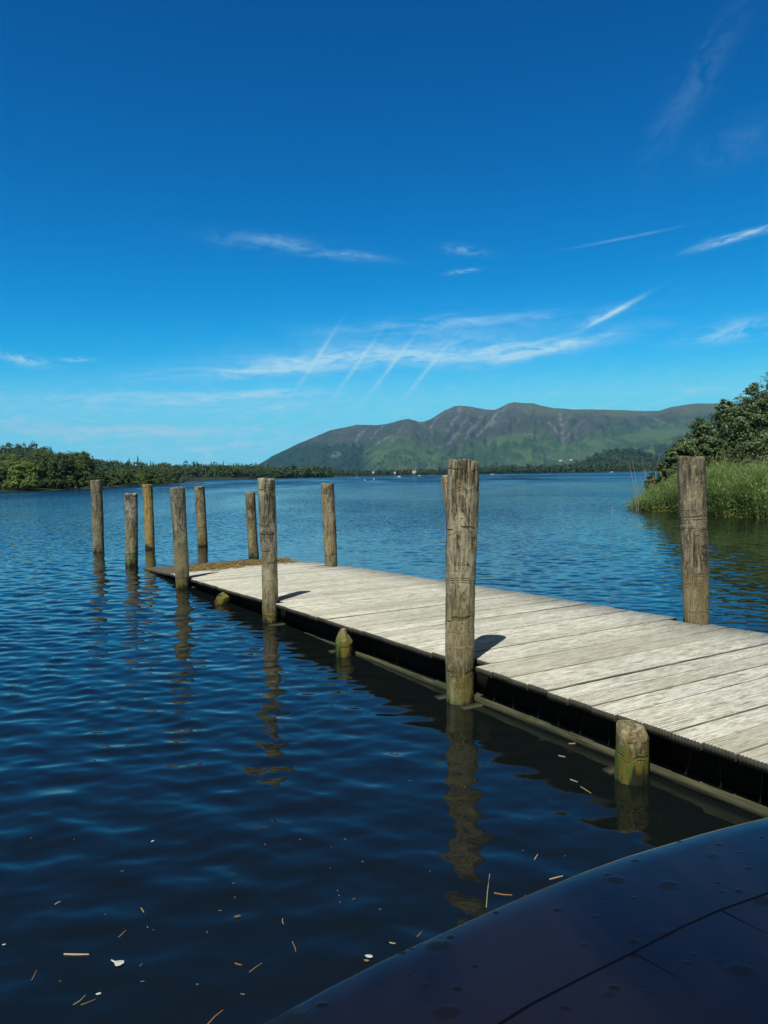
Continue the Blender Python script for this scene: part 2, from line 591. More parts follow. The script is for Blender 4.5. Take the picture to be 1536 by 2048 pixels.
def land_cover(px, y, z):
    """what grows where: wood, grass, bare scree"""
    py = yh(px) - (z - CAM_H) * F / y
    n1 = fbm(px / 26.0, z / 90.0, 5, 61)
    n2 = fbm(px / 7.0, z / 30.0 + px / 40.0, 4, 71)
    edge = np.interp(px, [a for a, _ in COVER], [b for _, b in COVER]) + 11 * n1 + 4 * n2
    far = np.clip((y - 3600) / 300, 0, 1)
    grass = np.clip((py - edge) / 13 + .5, 0, 1) * far
    cap = np.clip((z - np.interp(px, [500, 800, 1000, 1040, 1100, 1200, 1500], [2000, 1300, 900, 600, 560, 560, 520]) + 130 * n1) / 80, 0, 1) * far
    grass = np.maximum(grass, cap * .9)
    wood = np.clip((n1 + 0.35 * n2 - 0.10) * 9, 0, 1) * np.clip((925 - py) / -14 + .3, 0, 1) * far
    spur = np.clip((745 + 20 * n1 - px) / 20, 0, 1) * np.clip((py - (886 + 10 * n2)) / 6, 0, 1)
    wood = np.maximum(wood, spur * far * np.clip((n1 + .55) * 5, 0, 1))
    kn = np.clip((px - 1190) / 60, 0, 1) * np.clip((5400 - y) / 300, 0, 1) * np.clip((y - 3300) / 200, 0, 1)
    wood = np.maximum(wood, kn * np.clip((n1 + .35) * 6, 0, 1))
    wood = np.where(y < 3600, 0.85, wood)
    sc = np.zeros_like(z)
    wpx = px + 5 * n2; wpy = py + 2 * n1
    for pl, wd in SCREE:
        best = np.full(z.shape, 1e9)
        for (ax, ay), (bx, by) in zip(pl[:-1], pl[1:]):
            dx_, dy_ = bx - ax, by - ay
            t = np.clip(((wpx - ax) * dx_ + (wpy - ay) * dy_) / (dx_ * dx_ + dy_ * dy_), 0, 1)
            best = np.minimum(best, np.hypot(wpx - ax - t * dx_, wpy - ay - t * dy_))
        sc = np.maximum(sc, np.clip(1.3 - best / wd, 0, 1))
    sc = sc * far * np.clip(.55 + 1.2 * n2, 0, 1)
    return wood, grass, sc


def mountain_mat():
    mt, q, b, out = new_mat("fell_grass_and_heather")
    geo = q.n('ShaderNodeNewGeometry')
    pos = geo.outputs['Position']
    x, y, z = q.sep(pos)
    n_big = q.noise(pos, 0.0016, 5, 0.6, 0.5)
    n_mid = q.noise(q.mapv(pos, (1, 0.35, 0.6)), 0.006, 6, 0.62, 0.6)
    n_fine = q.noise(q.mapv(pos, (1, 0.3, 0.3)), 0.03, 5, 0.65)
    att = q.n('ShaderNodeAttribute'); att.attribute_name = "cover"
    sp_ = q.n('ShaderNodeSeparateColor'); q.set(sp_.inputs[0], att.outputs['Color'])
    wood_m, grass_m, scree_m = sp_.outputs
    grass = q.mix(q.smooth(n_mid, 0.38, 0.62), (0.036, 0.066, 0.022), (0.080, 0.115, 0.038))
    grass = q.mix(q.smooth(n_big, 0.55, 0.7), grass, (0.10, 0.105, 0.045))
    heather = q.mix(q.smooth(n_mid, 0.35, 0.65), (0.040, 0.042, 0.027), (0.078, 0.074, 0.044))
    heather = q.mix(q.smooth(n_fine, 0.45, 0.62), heather, (0.050, 0.062, 0.030))
    summit = q.mix(q.smooth(n_fine, 0.3, 0.7), (0.068, 0.070, 0.047), (0.108, 0.106, 0.070))
    zz = q.m('ADD', z, q.m('MULTIPLY', q.m('SUBTRACT', n_mid, 0.5), 420))
    c = q.mix(q.smooth(zz, 480, 760), heather, summit)
    grass = q.mix(q.smooth(z, 420, 620), grass, q.mix(n_fine, (0.070, 0.082, 0.032), (0.115, 0.120, 0.050)))
    c = q.mix(grass_m, c, grass)
    rk = q.noise(q.mapv(pos, (1, 0.12, 0.16), rot=(0, 0, 0.1)), 0.020, 6, 0.7, 1.2)
    c = q.mix(q.m('MULTIPLY', q.m('MULTIPLY', q.smooth(rk, 0.52, 0.66), q.smooth(z, 200, 480)), 0.35), c, (0.13, 0.125, 0.105))
    c = q.mix(q.m('MULTIPLY', scree_m, q.smooth(rk, 0.25, 0.6, .5, 1.0)), c, (0.17, 0.163, 0.14))
    c = q.mix(wood_m, c, q.mix(q.smooth(n_fine, .35, .65), (0.014, 0.026, 0.014), (0.034, 0.052, 0.024)))
    q.set(b.inputs['Base Color'], c)
    b.inputs['Roughness'].default_value = 0.95
    b.inputs['Specular IOR Level'].default_value = 0.1
    bump(q, b, q.m('ADD', n_fine, n_mid), 0.9, 14.0)
    return mt


def build_terrain():
    y = [140.0]
    while y[-1] < 4300: y.append(y[-1] * 1.02)
    while y[-1] < 11200: y.append(y[-1] + 34)
    y = np.array(y)
    tx = np.concatenate([np.linspace(-2.2, -0.56, 60)[:-1], np.linspace(-0.56, 0.56, 820), np.linspace(0.56, 1.6, 50)[1:]])
    Y, TX = np.meshgrid(y, tx, indexing='ij')
    Z = terrain_z(TX, Y)
    Vv = np.stack([TX * Y, Y, Z], -1).reshape(-1, 3)
    nr, na = Y.shape
    i = np.arange(nr - 1)[:, None]; j = np.arange(na - 1)[None, :]
    Fq = np.stack([i * na + j, i * na + j + 1, (i + 1) * na + j + 1, (i + 1) * na + j], -1).reshape(-1, 4)
    me = npmesh("hills", Vv, Fq)
    wd_, gr_, sc_ = land_cover(768 + TX * F, Y, Z)
    ca = me.color_attributes.new("cover", 'FLOAT_COLOR', 'POINT')
    ca.data.foreach_set('color', np.stack([wd_, gr_, sc_, np.ones_like(sc_)], -1).astype(np.float32).ravel())
    o = link("hills", me, mountain_mat(), smooth=True)
    tag(o, "long fell with brown summits above green lower slopes", kind='structure')


build_terrain()


# ------------------------------------------------------------------ foliage tools
def leaf_mat(name, dark, lite, trans=0.35, nscale=0.6, rough=0.45, spec=0.5):
    mt = bpy.data.materials.new(name)
    mt.use_nodes = True
    mt.node_tree.nodes.clear()
    q = NT(mt.node_tree)
    out = q.n('ShaderNodeOutputMaterial')
    geo = q.n('ShaderNodeNewGeometry')
    nz = q.noise(geo.outputs['Position'], nscale, 4, 0.6)
    rnd = geo.outputs['Random Per Island']
    f = q.m('ADD', q.m('MULTIPLY', q.smooth(nz, 0.3, 0.7), 0.55), q.m('MULTIPLY', rnd, 0.45))
    c = q.mix(f, dark, lite)
    b = q.n('ShaderNodeBsdfPrincipled')
    q.set(b.inputs['Base Color'], c)
    b.inputs['Roughness'].default_value = rough
    b.inputs['Specular IOR Level'].default_value = spec
    tr = q.n('ShaderNodeBsdfTranslucent')
    q.set(tr.inputs[0], q.mix(0.5, c, (0.10, 0.16, 0.02)))
    mx = q.n('ShaderNodeMixShader')
    mx.inputs[0].default_value = trans
    q.nt.links.new(b.outputs[0], mx.inputs[1])
    q.nt.links.new(tr.outputs[0], mx.inputs[2])
    q.nt.links.new(mx.outputs[0], out.inputs[0])
    return mt


def unit(v):
    return v / np.maximum(np.linalg.norm(v, axis=-1, keepdims=True), 1e-9)


def leaf_quads(P, Nrm, size, rg, aspect=0.55):
    """diamond leaves at P facing roughly Nrm"""
    n = len(P)
    Nn = unit(Nrm + rg.normal(0, 0.55, (n, 3)))
    t = unit(np.cross(Nn, rg.normal(0, 1, (n, 3))))
    bt = np.cross(Nn, t)
    s = size * rg.uniform(0.45, 1.45, n)[:, None]
    w = s * aspect
    v = np.stack([P - t * s * .5, P + bt * w * .5 + Nn * s * .08, P + t * s * .5, P - bt * w * .5 + Nn * s * .08], 1).reshape(-1, 3)
    f = np.arange(n * 4).reshape(n, 4)
    return v, f


def crown_points(blobs, n, rg, gap=0.0):
    """blobs (cx,cy,cz,rx,ry,rz): points near the surface of lumpy sub-clusters"""
    blobs = np.array(blobs, float)
    wts = (blobs[:, 3] * blobs[:, 4] + blobs[:, 3] * blobs[:, 5]) ** 1.0
    wts /= wts.sum()
    ncl = max(12, int(n / 60))
    bi = rg.choice(len(blobs), ncl, p=wts)
    d = unit(rg.normal(0, 1, (ncl, 3)))
    rr = rg.uniform(0.72, 1.06, (ncl, 1))
    C = blobs[bi, :3] + d * blobs[bi, 3:] * rr
    rad_c = (blobs[bi, 3:].mean(1) * rg.uniform(0.16, 0.34, ncl))
    k = n // ncl
    dd = unit(rg.normal(0, 1, (ncl, k, 3)))
    rc = rg.random((ncl, k, 1)) ** 0.45
    P = C[:, None, :] + dd * rc * rad_c[:, None, None] * np.array([1.15, 1.15, 0.8])
    Nn = dd * 0.7 + d[:, None, :] * 0.5 + np.array([0, 0, 0.35])
    return P.reshape(-1, 3), Nn.reshape(-1, 3)


def limb(p0, p1, r0, r1, sides=7, bend=0.0, rg=None, segs=5):
    p0 = np.array(p0, float); p1 = np.array(p1, float)
    ax = p1 - p0
    a = unit(ax[None])[0]
    ref = np.array([1.0, 0, 0]) if abs(a[0]) < .8 else np.array([0, 1.0, 0])
    t = unit(np.cross(a, ref)[None])[0]; b_ = np.cross(a, t)
    bd = (rg.normal(0, 1, 3) if rg is not None else np.zeros(3)) * bend * np.linalg.norm(ax)
    vs = []
    for k in range(segs + 1):
        f = k / segs
        c = p0 + ax * f + bd * math.sin(math.pi * f)
        r = r0 + (r1 - r0) * f
        for j in range(sides):
            th = 2 * math.pi * j / sides
            vs.append(c + (t * math.cos(th) + b_ * math.sin(th)) * r)
    fs = []
    for k in range(segs):
        for j in range(sides):
            j2 = (j + 1) % sides
            fs.append([k * sides + j, k * sides + j2, (k + 1) * sides + j2, (k + 1) * sides + j])
    return np.array(vs), np.array(fs)


M_bark = simple_mat("bark", (0.10, 0.085, 0.065), 0.9, 0.4, 5.0)


def tree(name, label, cat, loc, blobs, nleaf, leaf, mat, seed, group=None, trunk_r=0.12, lean=(0, 0)):
    rg = np.random.default_rng(seed)
    e = empty(name, loc)
    tag(e, label, cat, group)
    P, Nn = crown_points(blobs, nleaf, rg)
    P[:, 2] = np.maximum(P[:, 2], 0.05)
    v, f = leaf_quads(P, Nn, leaf, rg)
    link("crown", npmesh("crown", v, f), mat, e)
    parts = []
    top = max(b_[2] for b_ in blobs)
    fork = np.array([lean[0] * .4, lean[1] * .4, top * 0.45])
    parts.append(limb((0, 0, -0.4), fork, trunk_r, trunk_r * .75, 9, 0.04, rg))
    for b_ in blobs:
        c = np.array(b_[:3]); c = c + np.array([0, 0, b_[5] * 0.3])
        parts.append(limb(fork, c, trunk_r * .6, trunk_r * .15, 6, 0.06, rg))
        for _ in range(4):
            d = unit(rg.normal(0, 1, (1, 3)))[0]
            parts.append(limb(fork * .3 + c * .7, c + d * np.array(b_[3:]) * 0.85, trunk_r * .28, trunk_r * .06, 5, 0.08, rg))
    v, f = join_np(parts)
    link("trunk", npmesh("trunk", v, f), M_bark, e, smooth=True)
    return e


# ------------------------------------------------------------------ woods far off
def ico(sub=1):
    bm = bmesh.new()
    bmesh.ops.create_icosphere(bm, subdivisions=sub, radius=1)
    bm.verts.ensure_lookup_table()
    v = np.array([x.co[:] for x in bm.verts]); f = np.array([[a.index for a in p.verts] for p in bm.faces])
    bm.free()
    return v, f


IV2, IF2 = ico(2)
IV3, IF3 = ico(3)


def wood(name, label, pts, hmin, hmax, mat, seed, conifer=0.15, leaves=60):
    """pts: (x,y,z) tree positions; each tree a ragged cluster of leaf clumps"""
    rg = np.random.default_rng(seed)
    parts = []
    dec = []
    for (x, y, z) in pts:
        h = rg.uniform(hmin, hmax) * rg.choice([.7, .9, 1, 1, 1.15])
        if rg.random() < conifer:
            hc = h * rg.uniform(1.05, 1.45)
            rr = hc * 0.16
            for k in range(5):
                zb = z + hc * (0.08 + 0.17 * k); rt = rr * (1 - 0.18 * k); zt = min(zb + hc * 0.30, z + hc)
                n = 7
                th = np.arange(n) * 2 * np.pi / n + rg.random() * 3
                rad_ = rt * (1 + rg.uniform(-.3, .3, n))
                ring = np.stack([x + rad_ * np.cos(th), y + rad_ * np.sin(th), np.full(n, zb) + rg.uniform(-.4, .4, n)], 1)
                tip_ = np.stack([x + .05 * np.cos(th), y + .05 * np.sin(th), np.full(n, zt)], 1)
                f = np.array([[j, (j + 1) % n, n + (j + 1) % n, n + j] for j in range(n)])
                parts.append((np.concatenate([ring, tip_]), f))
        else:
            dec.append((x, y, z, h))
    D = np.array(dec)
    n = len(D)
    w = D[:, 3] * rg.uniform(0.36, 0.55, n)
    nsub = 4
    sub = rg.normal(0, .38, (n, nsub, 3)); sub[:, 0] = 0
    d = unit(rg.normal(0, 1, (n, nsub, leaves // nsub, 3)))
    sc = rg.uniform(.5, .8, (n, nsub, 1, 1))
    P = (sub[:, :, None, :] + d * sc * rg.uniform(.8, 1.05, d.shape[:3] + (1,)))
    P = P * np.stack([w, w, D[:, 3] * .42], 1)[:, None, None, :]
    P[..., 2] += D[:, 3][:, None, None] * .52
    P[..., 2] = np.maximum(P[..., 2], .3)
    P = P + D[:, None, None, :3]
    Nn = (d * .9 + np.array([0, 0, .3])).reshape(-1, 3)
    sz = np.repeat(D[:, 3] * (8.0 / leaves) ** .5 * .55, nsub * (leaves // nsub))
    P = P.reshape(-1, 3)
    Nn = unit(Nn + rg.normal(0, .4, Nn.shape))
    t = unit(np.cross(Nn, rg.normal(0, 1, Nn.shape))); bt = np.cross(Nn, t)
    sz = (sz * rg.uniform(.6, 1.3, len(P)))[:, None]
    v = np.stack([P - t * sz * .5, P + bt * sz * .42, P + t * sz * .5, P - bt * sz * .42], 1).reshape(-1, 3)
    parts.append((v, np.arange(len(v)).reshape(-1, 4)))
    v, f = join_np(parts)
    o = link(name, npmesh(name, v, f), mat)
    tag(o, label, "woodland", kind='stuff')
    return o


M_wood_far = leaf_mat("far_wood_leaves", (0.022, 0.040, 0.018), (0.075, 0.106, 0.037), 0.0, 0.08, 0.9, 0.1)
M_wood_mid = leaf_mat("mid_wood_leaves", (0.026, 0.047, 0.018), (0.091, 0.127, 0.044), 0.0, 0.12, 0.9, 0.1)


def scatter(px0, px1, d0, d1, n, seed, zmin=0.3, zmax=1e9, shore_bias=0.0):
    rg = np.random.default_rng(seed)
    px = rg.uniform(px0, px1, n)
    ds = np.interp(px, [p for p, _ in SHORE], [d for _, d in SHORE])
    d = np.maximum(rg.uniform(d0, d1, n), ds + rg.uniform(6, 40, n))
    tx = (px - 768) / F
    z = terrain_z(tx, d)
    k = (z > zmin) & (z < zmax)
    return list(zip((tx * d)[k], d[k], z[k]))


wood("wood", "dark wooded hill with conifer tops behind the island on the left",
     scatter(-300, 130, 760, 1300, 620, 1) + scatter(120, 580, 800, 1150, 900, 2) + scatter(365, 520, 770, 830, 120, 3),
     7, 12, M_wood_mid, 3, 0.16, 72)
wood("wood", "dark rounded wood on the low point left of the fell",
     scatter(505, 668, 905, 1250, 330, 4) + scatter(505, 660, 905, 960, 160, 5), 8, 13, M_wood_mid, 4, 0.04, 72)
wood("wood", "tree belt along the far shore under the middle of the fell",
     scatter(660, 960, 1720, 2600, 700, 6) + scatter(660, 960, 1705, 1780, 260, 66), 7, 15, M_wood_far, 5, 0.15, 40)
wood("wood", "woods along the far shore right of the near post",
     scatter(955, 1350, 1620, 2300, 900, 7) + scatter(955, 1400, 1560, 1800, 360, 8), 9, 18, M_wood_far, 6, 0.18, 40)
wood("wood", "wooded knoll on the far shore near the reeds",
     scatter(1100, 1500, 2150, 3000, 1400, 9, 6), 11, 18, M_wood_far, 7, 0.08, 32)
def clustered(pts):
    o_ = []
    for p in pts:
        px_ = 768 + p[0] / p[1] * F
        if float(fbm(np.array([px_ / 24.0]), np.array([p[2] / 45.0]), 4, 91)[0]) > 0.10: o_.append(p)
    return o_


wood("wood", "scattered woods on the green foot of the fell",
     clustered(scatter(520, 1000, 4200, 5600, 3200, 10, 10, 170) + scatter(480, 760, 5200, 6400, 2600, 11, 30, 230)
     + scatter(900, 1300, 3800, 5300, 2400, 12, 10, 130)), 9, 17, M_wood_far, 8, 0.4, 12)

# ------------------------------------------------------------------ left shore trees (one by one)
M_lt1 = leaf_mat("willow_leaves", (0.054, 0.101, 0.030), (0.189, 0.250, 0.081), 0.3, 0.25, 0.6, 0.3)
M_lt2 = leaf_mat("alder_leaves_far", (0.041, 0.081, 0.024), (0.142, 0.203, 0.061), 0.3, 0.25, 0.6, 0.3)
M_lt3 = leaf_mat("yellow_green_leaves", (0.081, 0.142, 0.024), (0.236, 0.317, 0.068), 0.3, 0.25, 0.6, 0.3)
M_lt4 = leaf_mat("dark_leaves_far", (0.027, 0.059, 0.019), (0.101, 0.149, 0.046), 0.25, 0.25, 0.6, 0.3)
LT = [  # px centre, y top, half width px, distance, material, label
    (-60, 900, 60, 190, M_lt2, "broad green tree at the left edge of the lake island"),
    (18, 906, 42, 178, M_lt1, "light green tree on the left shore, nearest the picture edge"),
    (52, 921, 34, 172, M_lt3, "lower yellow-green tree between taller ones on the left shore"),
    (88, 898, 44, 186, M_lt2, "tall domed tree on the left shore with a grey-green crown"),
    (128, 905, 30, 180, M_lt4, "dark green tree between the two tallest on the left shore"),
    (160, 902, 40, 184, M_lt2, "tallest rounded dark tree at the right of the island wood"),
    (196, 935, 20, 200, M_lt4, "small dark tree at the foot of the tallest rounded one"),
    (222, 941, 24, 215, M_lt1, "bush just right of the tall island trees"),
    (250, 938, 24, 235, M_lt2, "mid-green bush in the low part of the island wood"),
    (276, 948, 20, 245, M_lt3, "bright yellow-green bush low at the water behind the posts"),
    (296, 937, 26, 265, M_lt2, "rounded bush second from the right end of the island"),
    (318, 948, 16, 275, M_lt1, "small pale bush by the water near the island's tip"),
    (336, 937, 26, 290, M_lt4, "last dark bush at the right tip of the island"),
]
for i, (px, yt, hw, d, mt, lb) in enumerate(LT):
    rg = np.random.default_rng(100 + i)
    x = (px - 768) / F * d
    g0 = 0.5
    H = (yh(px) - yt) * d / F + CAM_H - g0
    Wd = hw * d / F
    blobs = [(0, 0, H * .62, Wd * .72, Wd * .7, H * .36)]
    for k in range(6):
        a = rg.uniform(0, 2 * np.pi)
        blobs.append((math.cos(a) * Wd * .5, math.sin(a) * Wd * .5, H * rg.uniform(.25, .62), Wd * rg.uniform(.35, .5),
                      Wd * rg.uniform(.35, .5), H * rg.uniform(.2, .28)))
    blobs += [(k_ * Wd * .55, -Wd * .45, H * .16, Wd * .5, Wd * .4, H * .17) for k_ in (-1, 0, 1)]
    blobs += [(k_ * Wd * .3, -Wd * .3, H * .36, Wd * .5, Wd * .4, H * .2) for k_ in (-1, 1)]
    big = hw > 28
    tree("tree" if big else "bush", lb, "tree" if big else "bush", (x, d, g0), blobs, 40000 if big else 20000,
         0.36 if big else 0.32, mt, 200 + i, "trees on the wooded island at the left", 0.22 if big else 0.1)

# ------------------------------------------------------------------ wood materials for jetty and posts
def post_mat(name, seed, dark, lite, pale=0.35, algae=0.4, grain=1.0):
    mt, q, b, out = new_mat(name)
    p0 = q.n('ShaderNodeTexCoord').outputs['Object']
    p = q.vm('ADD', p0, (seed * 3.17, seed * 1.31, seed * 2.73))
    x, y, z = q.sep(p0)
    gr = q.noise(q.mapv(p, (1, 1, 0.05)), 55, 6, 0.65, 0.4)
    gr2 = q.noise(q.mapv(p, (1, 1, 0.10)), 14, 5, 0.6, 0.8)
    blot = q.noise(q.mapv(p, (1, 1, 0.45)), 7, 6, 0.62, 0.5)
    worm = q.noise(q.mapv(p, (1, 1, 0.6)), 22, 5, 0.6, 2.5)
    f = q.m('ADD', q.m('MULTIPLY', gr, 0.5), q.m('MULTIPLY', gr2, 0.5))
    c = q.mix(q.smooth(f, 0.40, 0.60), tuple(v * .75 for v in dark), tuple(v * 1.12 for v in lite))
    c = q.mix(q.m('MULTIPLY', q.smooth(blot, 0.48, 0.60), pale), c, tuple(min(1, v * 1.8) for v in lite))
    c = q.mix(q.m('MULTIPLY', q.smooth(blot, 0.46, 0.36), 0.7), c, tuple(v * .55 for v in dark))
    bark = q.noise(q.mapv(p, (1, 1, 0.35)), 16, 5, 0.7, 1.0)
    c = q.mix(q.m('MULTIPLY', q.smooth(bark, 0.54, 0.60), 0.5), c, (0.40, 0.35, 0.21))
    c = q.mix(q.m('MULTIPLY', q.smooth(bark, 0.44, 0.38), 0.5), c, (0.06, 0.05, 0.03))
    fk = q.noise(q.mapv(p, (1, 1, 0.4)), 75, 4, 0.7, 0.5)
    c = q.mix(q.m('MULTIPLY', q.smooth(fk, 0.56, 0.64), 0.45), c, (0.045, 0.036, 0.022))
    rust = q.noise(q.mapv(p, (1, 1, .2)), 6, 3, .6, .4)
    c = q.mix(q.m('MULTIPLY', q.smooth(rust, 0.56, 0.68), 0.4), c, (0.17, 0.115, 0.05))
    # dark worm-like pits and knots
    c = q.mix(q.m('MULTIPLY', q.smooth(worm, 0.58, 0.66), 0.8), c, tuple(v * .35 for v in dark))
    c = q.mix(q.m('MULTIPLY', q.smooth(worm, 0.40, 0.32), 0.6), c, (0.46, 0.43, 0.33))
    # rope wear and cross checks: thin, broken, nearly level lines
    wob = q.m('MULTIPLY', q.noise(q.mapv(p, (1, 1, 0.3)), 4, 3, 0.5), 0.22)
    zc = q.m('ADD', z, wob)
    lines = q.noise(q.comb(0.0, seed * 1.7, zc), 7.5, 2, 0.5)
    brk = q.smooth(q.noise(p, 9, 3, 0.5), 0.42, 0.55)
    ln = q.m('MULTIPLY', q.smooth(q.m('ABSOLUTE', q.m('SUBTRACT', lines, 0.5)), 0.013, 0.003), brk)
    c = q.mix(q.m('MULTIPLY', ln, 0.8), c, tuple(v * .25 for v in dark))
    ln2 = q.m('MULTIPLY', q.smooth(q.m('ABSOLUTE', q.m('SUBTRACT', lines, 0.57)), 0.008, 0.002), brk)
    c = q.mix(q.m('MULTIPLY', ln2, 0.6), c, (0.40, 0.36, 0.25))
    # long splits
    sp = q.noise(q.mapv(p, (1, 1, 0.03)), 13, 2, 0.5, 0.2)
    split = q.smooth(q.m('ABSOLUTE', q.m('SUBTRACT', sp, 0.5)), 0.014, 0.004)
    split = q.m('MULTIPLY', split, q.smooth(q.noise(q.mapv(p, (1, 1, .3)), 5, 2, .5), 0.48, 0.56))
    c = q.mix(q.m('MULTIPLY', split, 0.85), c, tuple(v * .2 for v in dark))
    # algae and damp at the foot
    edge = q.m('MULTIPLY', q.m('SUBTRACT', q.noise(q.mapv(p, (1, 1, .25)), 9, 5, .65), 0.5), 0.8)
    zz = q.m('ADD', z, edge)
    am = q.smooth(zz, 0.42, 0.12)
    c = q.mix(q.m('MULTIPLY', am, algae), c, q.mix(q.smooth(blot, .4, .6), (0.16, 0.12, 0.022), (0.075, 0.120, 0.014)))
    c = q.mix(q.smooth(zz, 0.13, 0.0), c, (0.022, 0.024, 0.010))
    # paler, yellower band above it where the bark wore off
    bm_ = q.m('MULTIPLY', q.smooth(zz, 0.28, 0.5), q.smooth(zz, 1.25, 0.75))
    c = q.mix(q.m('MULTIPLY', bm_, 0.38), c, (0.31, 0.26, 0.12))
    q.set(b.inputs['Base Color'], c)
    b.inputs['Roughness'].default_value = 0.85
    b.inputs['Specular IOR Level'].default_value = 0.25
    h = q.m('SUBTRACT', q.m('ADD', f, q.m('MULTIPLY', blot, 0.5)), q.m('MULTIPLY', q.m('ADD', ln, split), 0.8))
    h = q.m('SUBTRACT', h, q.m('MULTIPLY', q.smooth(worm, 0.62, 0.70), 0.5))
    bump(q, b, h, 0.8, 0.012)
    return mt


def post_mesh(name, length, r0, r1, seed, below=1.2, cap='flat'):
    """round timber, irregular, from -below to length; r0 at the water, r1 at the top"""
    rg = np.random.default_rng(seed)
    n = 36
    zs = list(np.arange(-below, length - 0.03, 0.05)) + [length - 0.03, length - 0.012, length - 0.002]
    th = np.arange(n) * 2 * np.pi / n
    rows = []
    ph1, ph2, ph3 = rg.uniform(0, 6, 3)
    bx_, by_ = rg.uniform(-.012, .012, 2)
    for z in zs:
        f = max(0, z / length)
        r = r0 + (r1 - r0) * f
        rr = r * (1 + 0.022 * np.sin(2 * th + ph1) + 0.016 * np.sin(3 * th + ph2 + z * 1.3) + 0.018 * np.sin(z * 5 + ph3)
                  + 0.010 * np.sin(7 * th + z * 3))
        rr = rr + 0.0022 * rg.normal(0, 1, n) + 0.004 * (vnoise(th * 3 + seed, np.full(n, z * 6)) - .5)
        if z > length - 0.02: rr = rr * (0.985 if z < length - 0.01 else 0.94)
        zt = z + (0.012 * np.sin(th + ph2) + 0.008 * np.sin(3 * th + ph3)) * max(0, min(1, (z - length + .1) / .1))
        rows.append(np.stack([rr * np.cos(th) + bx_ * math.sin(z * 2), rr * np.sin(th) + by_ * math.sin(z * 1.7), zt + 0 * th], 1))
    Vv = np.concatenate(rows)
    fs = []
    for i in range(len(zs) - 1):
        for j in range(n):
            j2 = (j + 1) % n
            fs.append((i * n + j, i * n + j2, (i + 1) * n + j2, (i + 1) * n + j))
    vl = [tuple(v) for v in Vv]
    k = (len(zs) - 1) * n
    c0 = len(vl)
    mid = Vv[k:].mean(0)
    ring2 = [tuple(mid + (Vv[k + j] - mid) * 0.55 + np.array([0, 0, rg.uniform(-.006, .004)])) for j in range(n)]
    vl += ring2
    vl.append(tuple(mid + np.array([0, 0, -0.004])))
    for j in range(n):
        j2 = (j + 1) % n
        fs.append((k + j, k + j2, c0 + j2, c0 + j))
        fs.append((c0 + j, c0 + j2, c0 + n))
    me = bpy.data.meshes.new(name)
    me.from_pydata(vl, [], fs)
    me.update()
    return me


def place_axis(o, base, top):
    d = (Vector(top) - Vector(base)).normalized()
    q_ = Vector((0, 0, 1)).rotation_difference(d)
    o.rotation_mode = 'QUATERNION'
    o.rotation_quaternion = q_
    o.location = base


GREY_D, GREY_L = (0.075, 0.063, 0.036), (0.32, 0.285, 0.185)
POSTS = [
    # base (world or pixel), top px, width px bottom/top, colours, label
    (('px', 921, 1402), (925, 921), 57, 65, GREY_D, GREY_L, .55, .75,
     "tallest and nearest post, thick weathered timber in front of the deck"),
    (('px', 541, 1243), (533, 957), 31, 35, (0.09, 0.085, 0.055), (0.27, 0.255, 0.18), .75, .7,
     "weathered post on the near deck edge with pale lichen, left of the nearest post"),
    (('px', 366, 1176), (355, 975), 28, 30, (0.08, 0.075, 0.058), (0.21, 0.20, 0.15), .4, .8,
     "grey banded post at the near deck edge beside the reed litter"),
    (('px', 263, 1131), (262, 987), 24, 26, (0.075, 0.07, 0.052), (0.23, 0.215, 0.165), .9, .8,
     "grey post with white patches at the sunken corner of the deck"),
    (('px', 197, 1104), (193, 960), 21, 22, (0.085, 0.075, 0.052), (0.22, 0.20, 0.145), .3, .2,
     "leftmost post, plain grey-brown, standing alone in the lake"),
    (('px', 300, 1098), (295, 969), 19, 20, (0.24, 0.155, 0.035), (0.44, 0.32, 0.10), .1, .2,
     "yellow new-looking timber post standing in the lake"),
    (('px', 405, 1092), (399, 973), 20, 20, (0.10, 0.085, 0.05), (0.26, 0.22, 0.13), .35, .6,
     "brown post in open water just beyond the sunken deck end"),
    (('px', 508, 1117), (500, 984), 21, 20, (0.085, 0.07, 0.04), (0.24, 0.20, 0.115), .4, .6,
     "short brown post at the far deck corner, behind the lichened post"),
    (('px', 663, 1148), (655, 967), 25, 26, (0.085, 0.07, 0.045), (0.25, 0.21, 0.13), .5, .5,
     "post on the far deck edge standing clear in the middle of the jetty"),
    (('sv', 4.65, 3.50), (898, 951), 30, 31, (0.10, 0.085, 0.045), (0.29, 0.24, 0.13), .5, .5,
     "post half hidden behind the nearest thick post"),
    (('sv', -0.05, 3.46), (1384, 913), 50, 54, (0.07, 0.06, 0.038), (0.20, 0.17, 0.11), .35, .25,
     "rightmost post, flat-topped brown timber on the far deck edge before the reeds"),
]
POST_SV = []
for i, (bs, tp, wb, wt_, cd, cl, pale, alg, lb) in enumerate(POSTS):
    base = at_z(bs[1], bs[2], 0) if bs[0] == 'px' else jl(bs[1], bs[2])
    top = at_y(tp[0], tp[1], base.y)
    L = (top - base).length
    r0 = wb * base.y / F / 2
    r1 = wt_ * base.y / F / 2
    me = post_mesh("mooring_post", L, r0, r1, 40 + i)
    o = link("mooring_post", me, post_mat("post_timber", i + 1, cd, cl, pale, alg), smooth=True)
    place_axis(o, base, top)
    tag(o, lb, "post", "tall timber posts round the jetty")
    s_, v_ = to_sv(base.x, base.y)
    # where it passes the deck level
    POST_SV.append((s_, v_, max(r0, r1)))

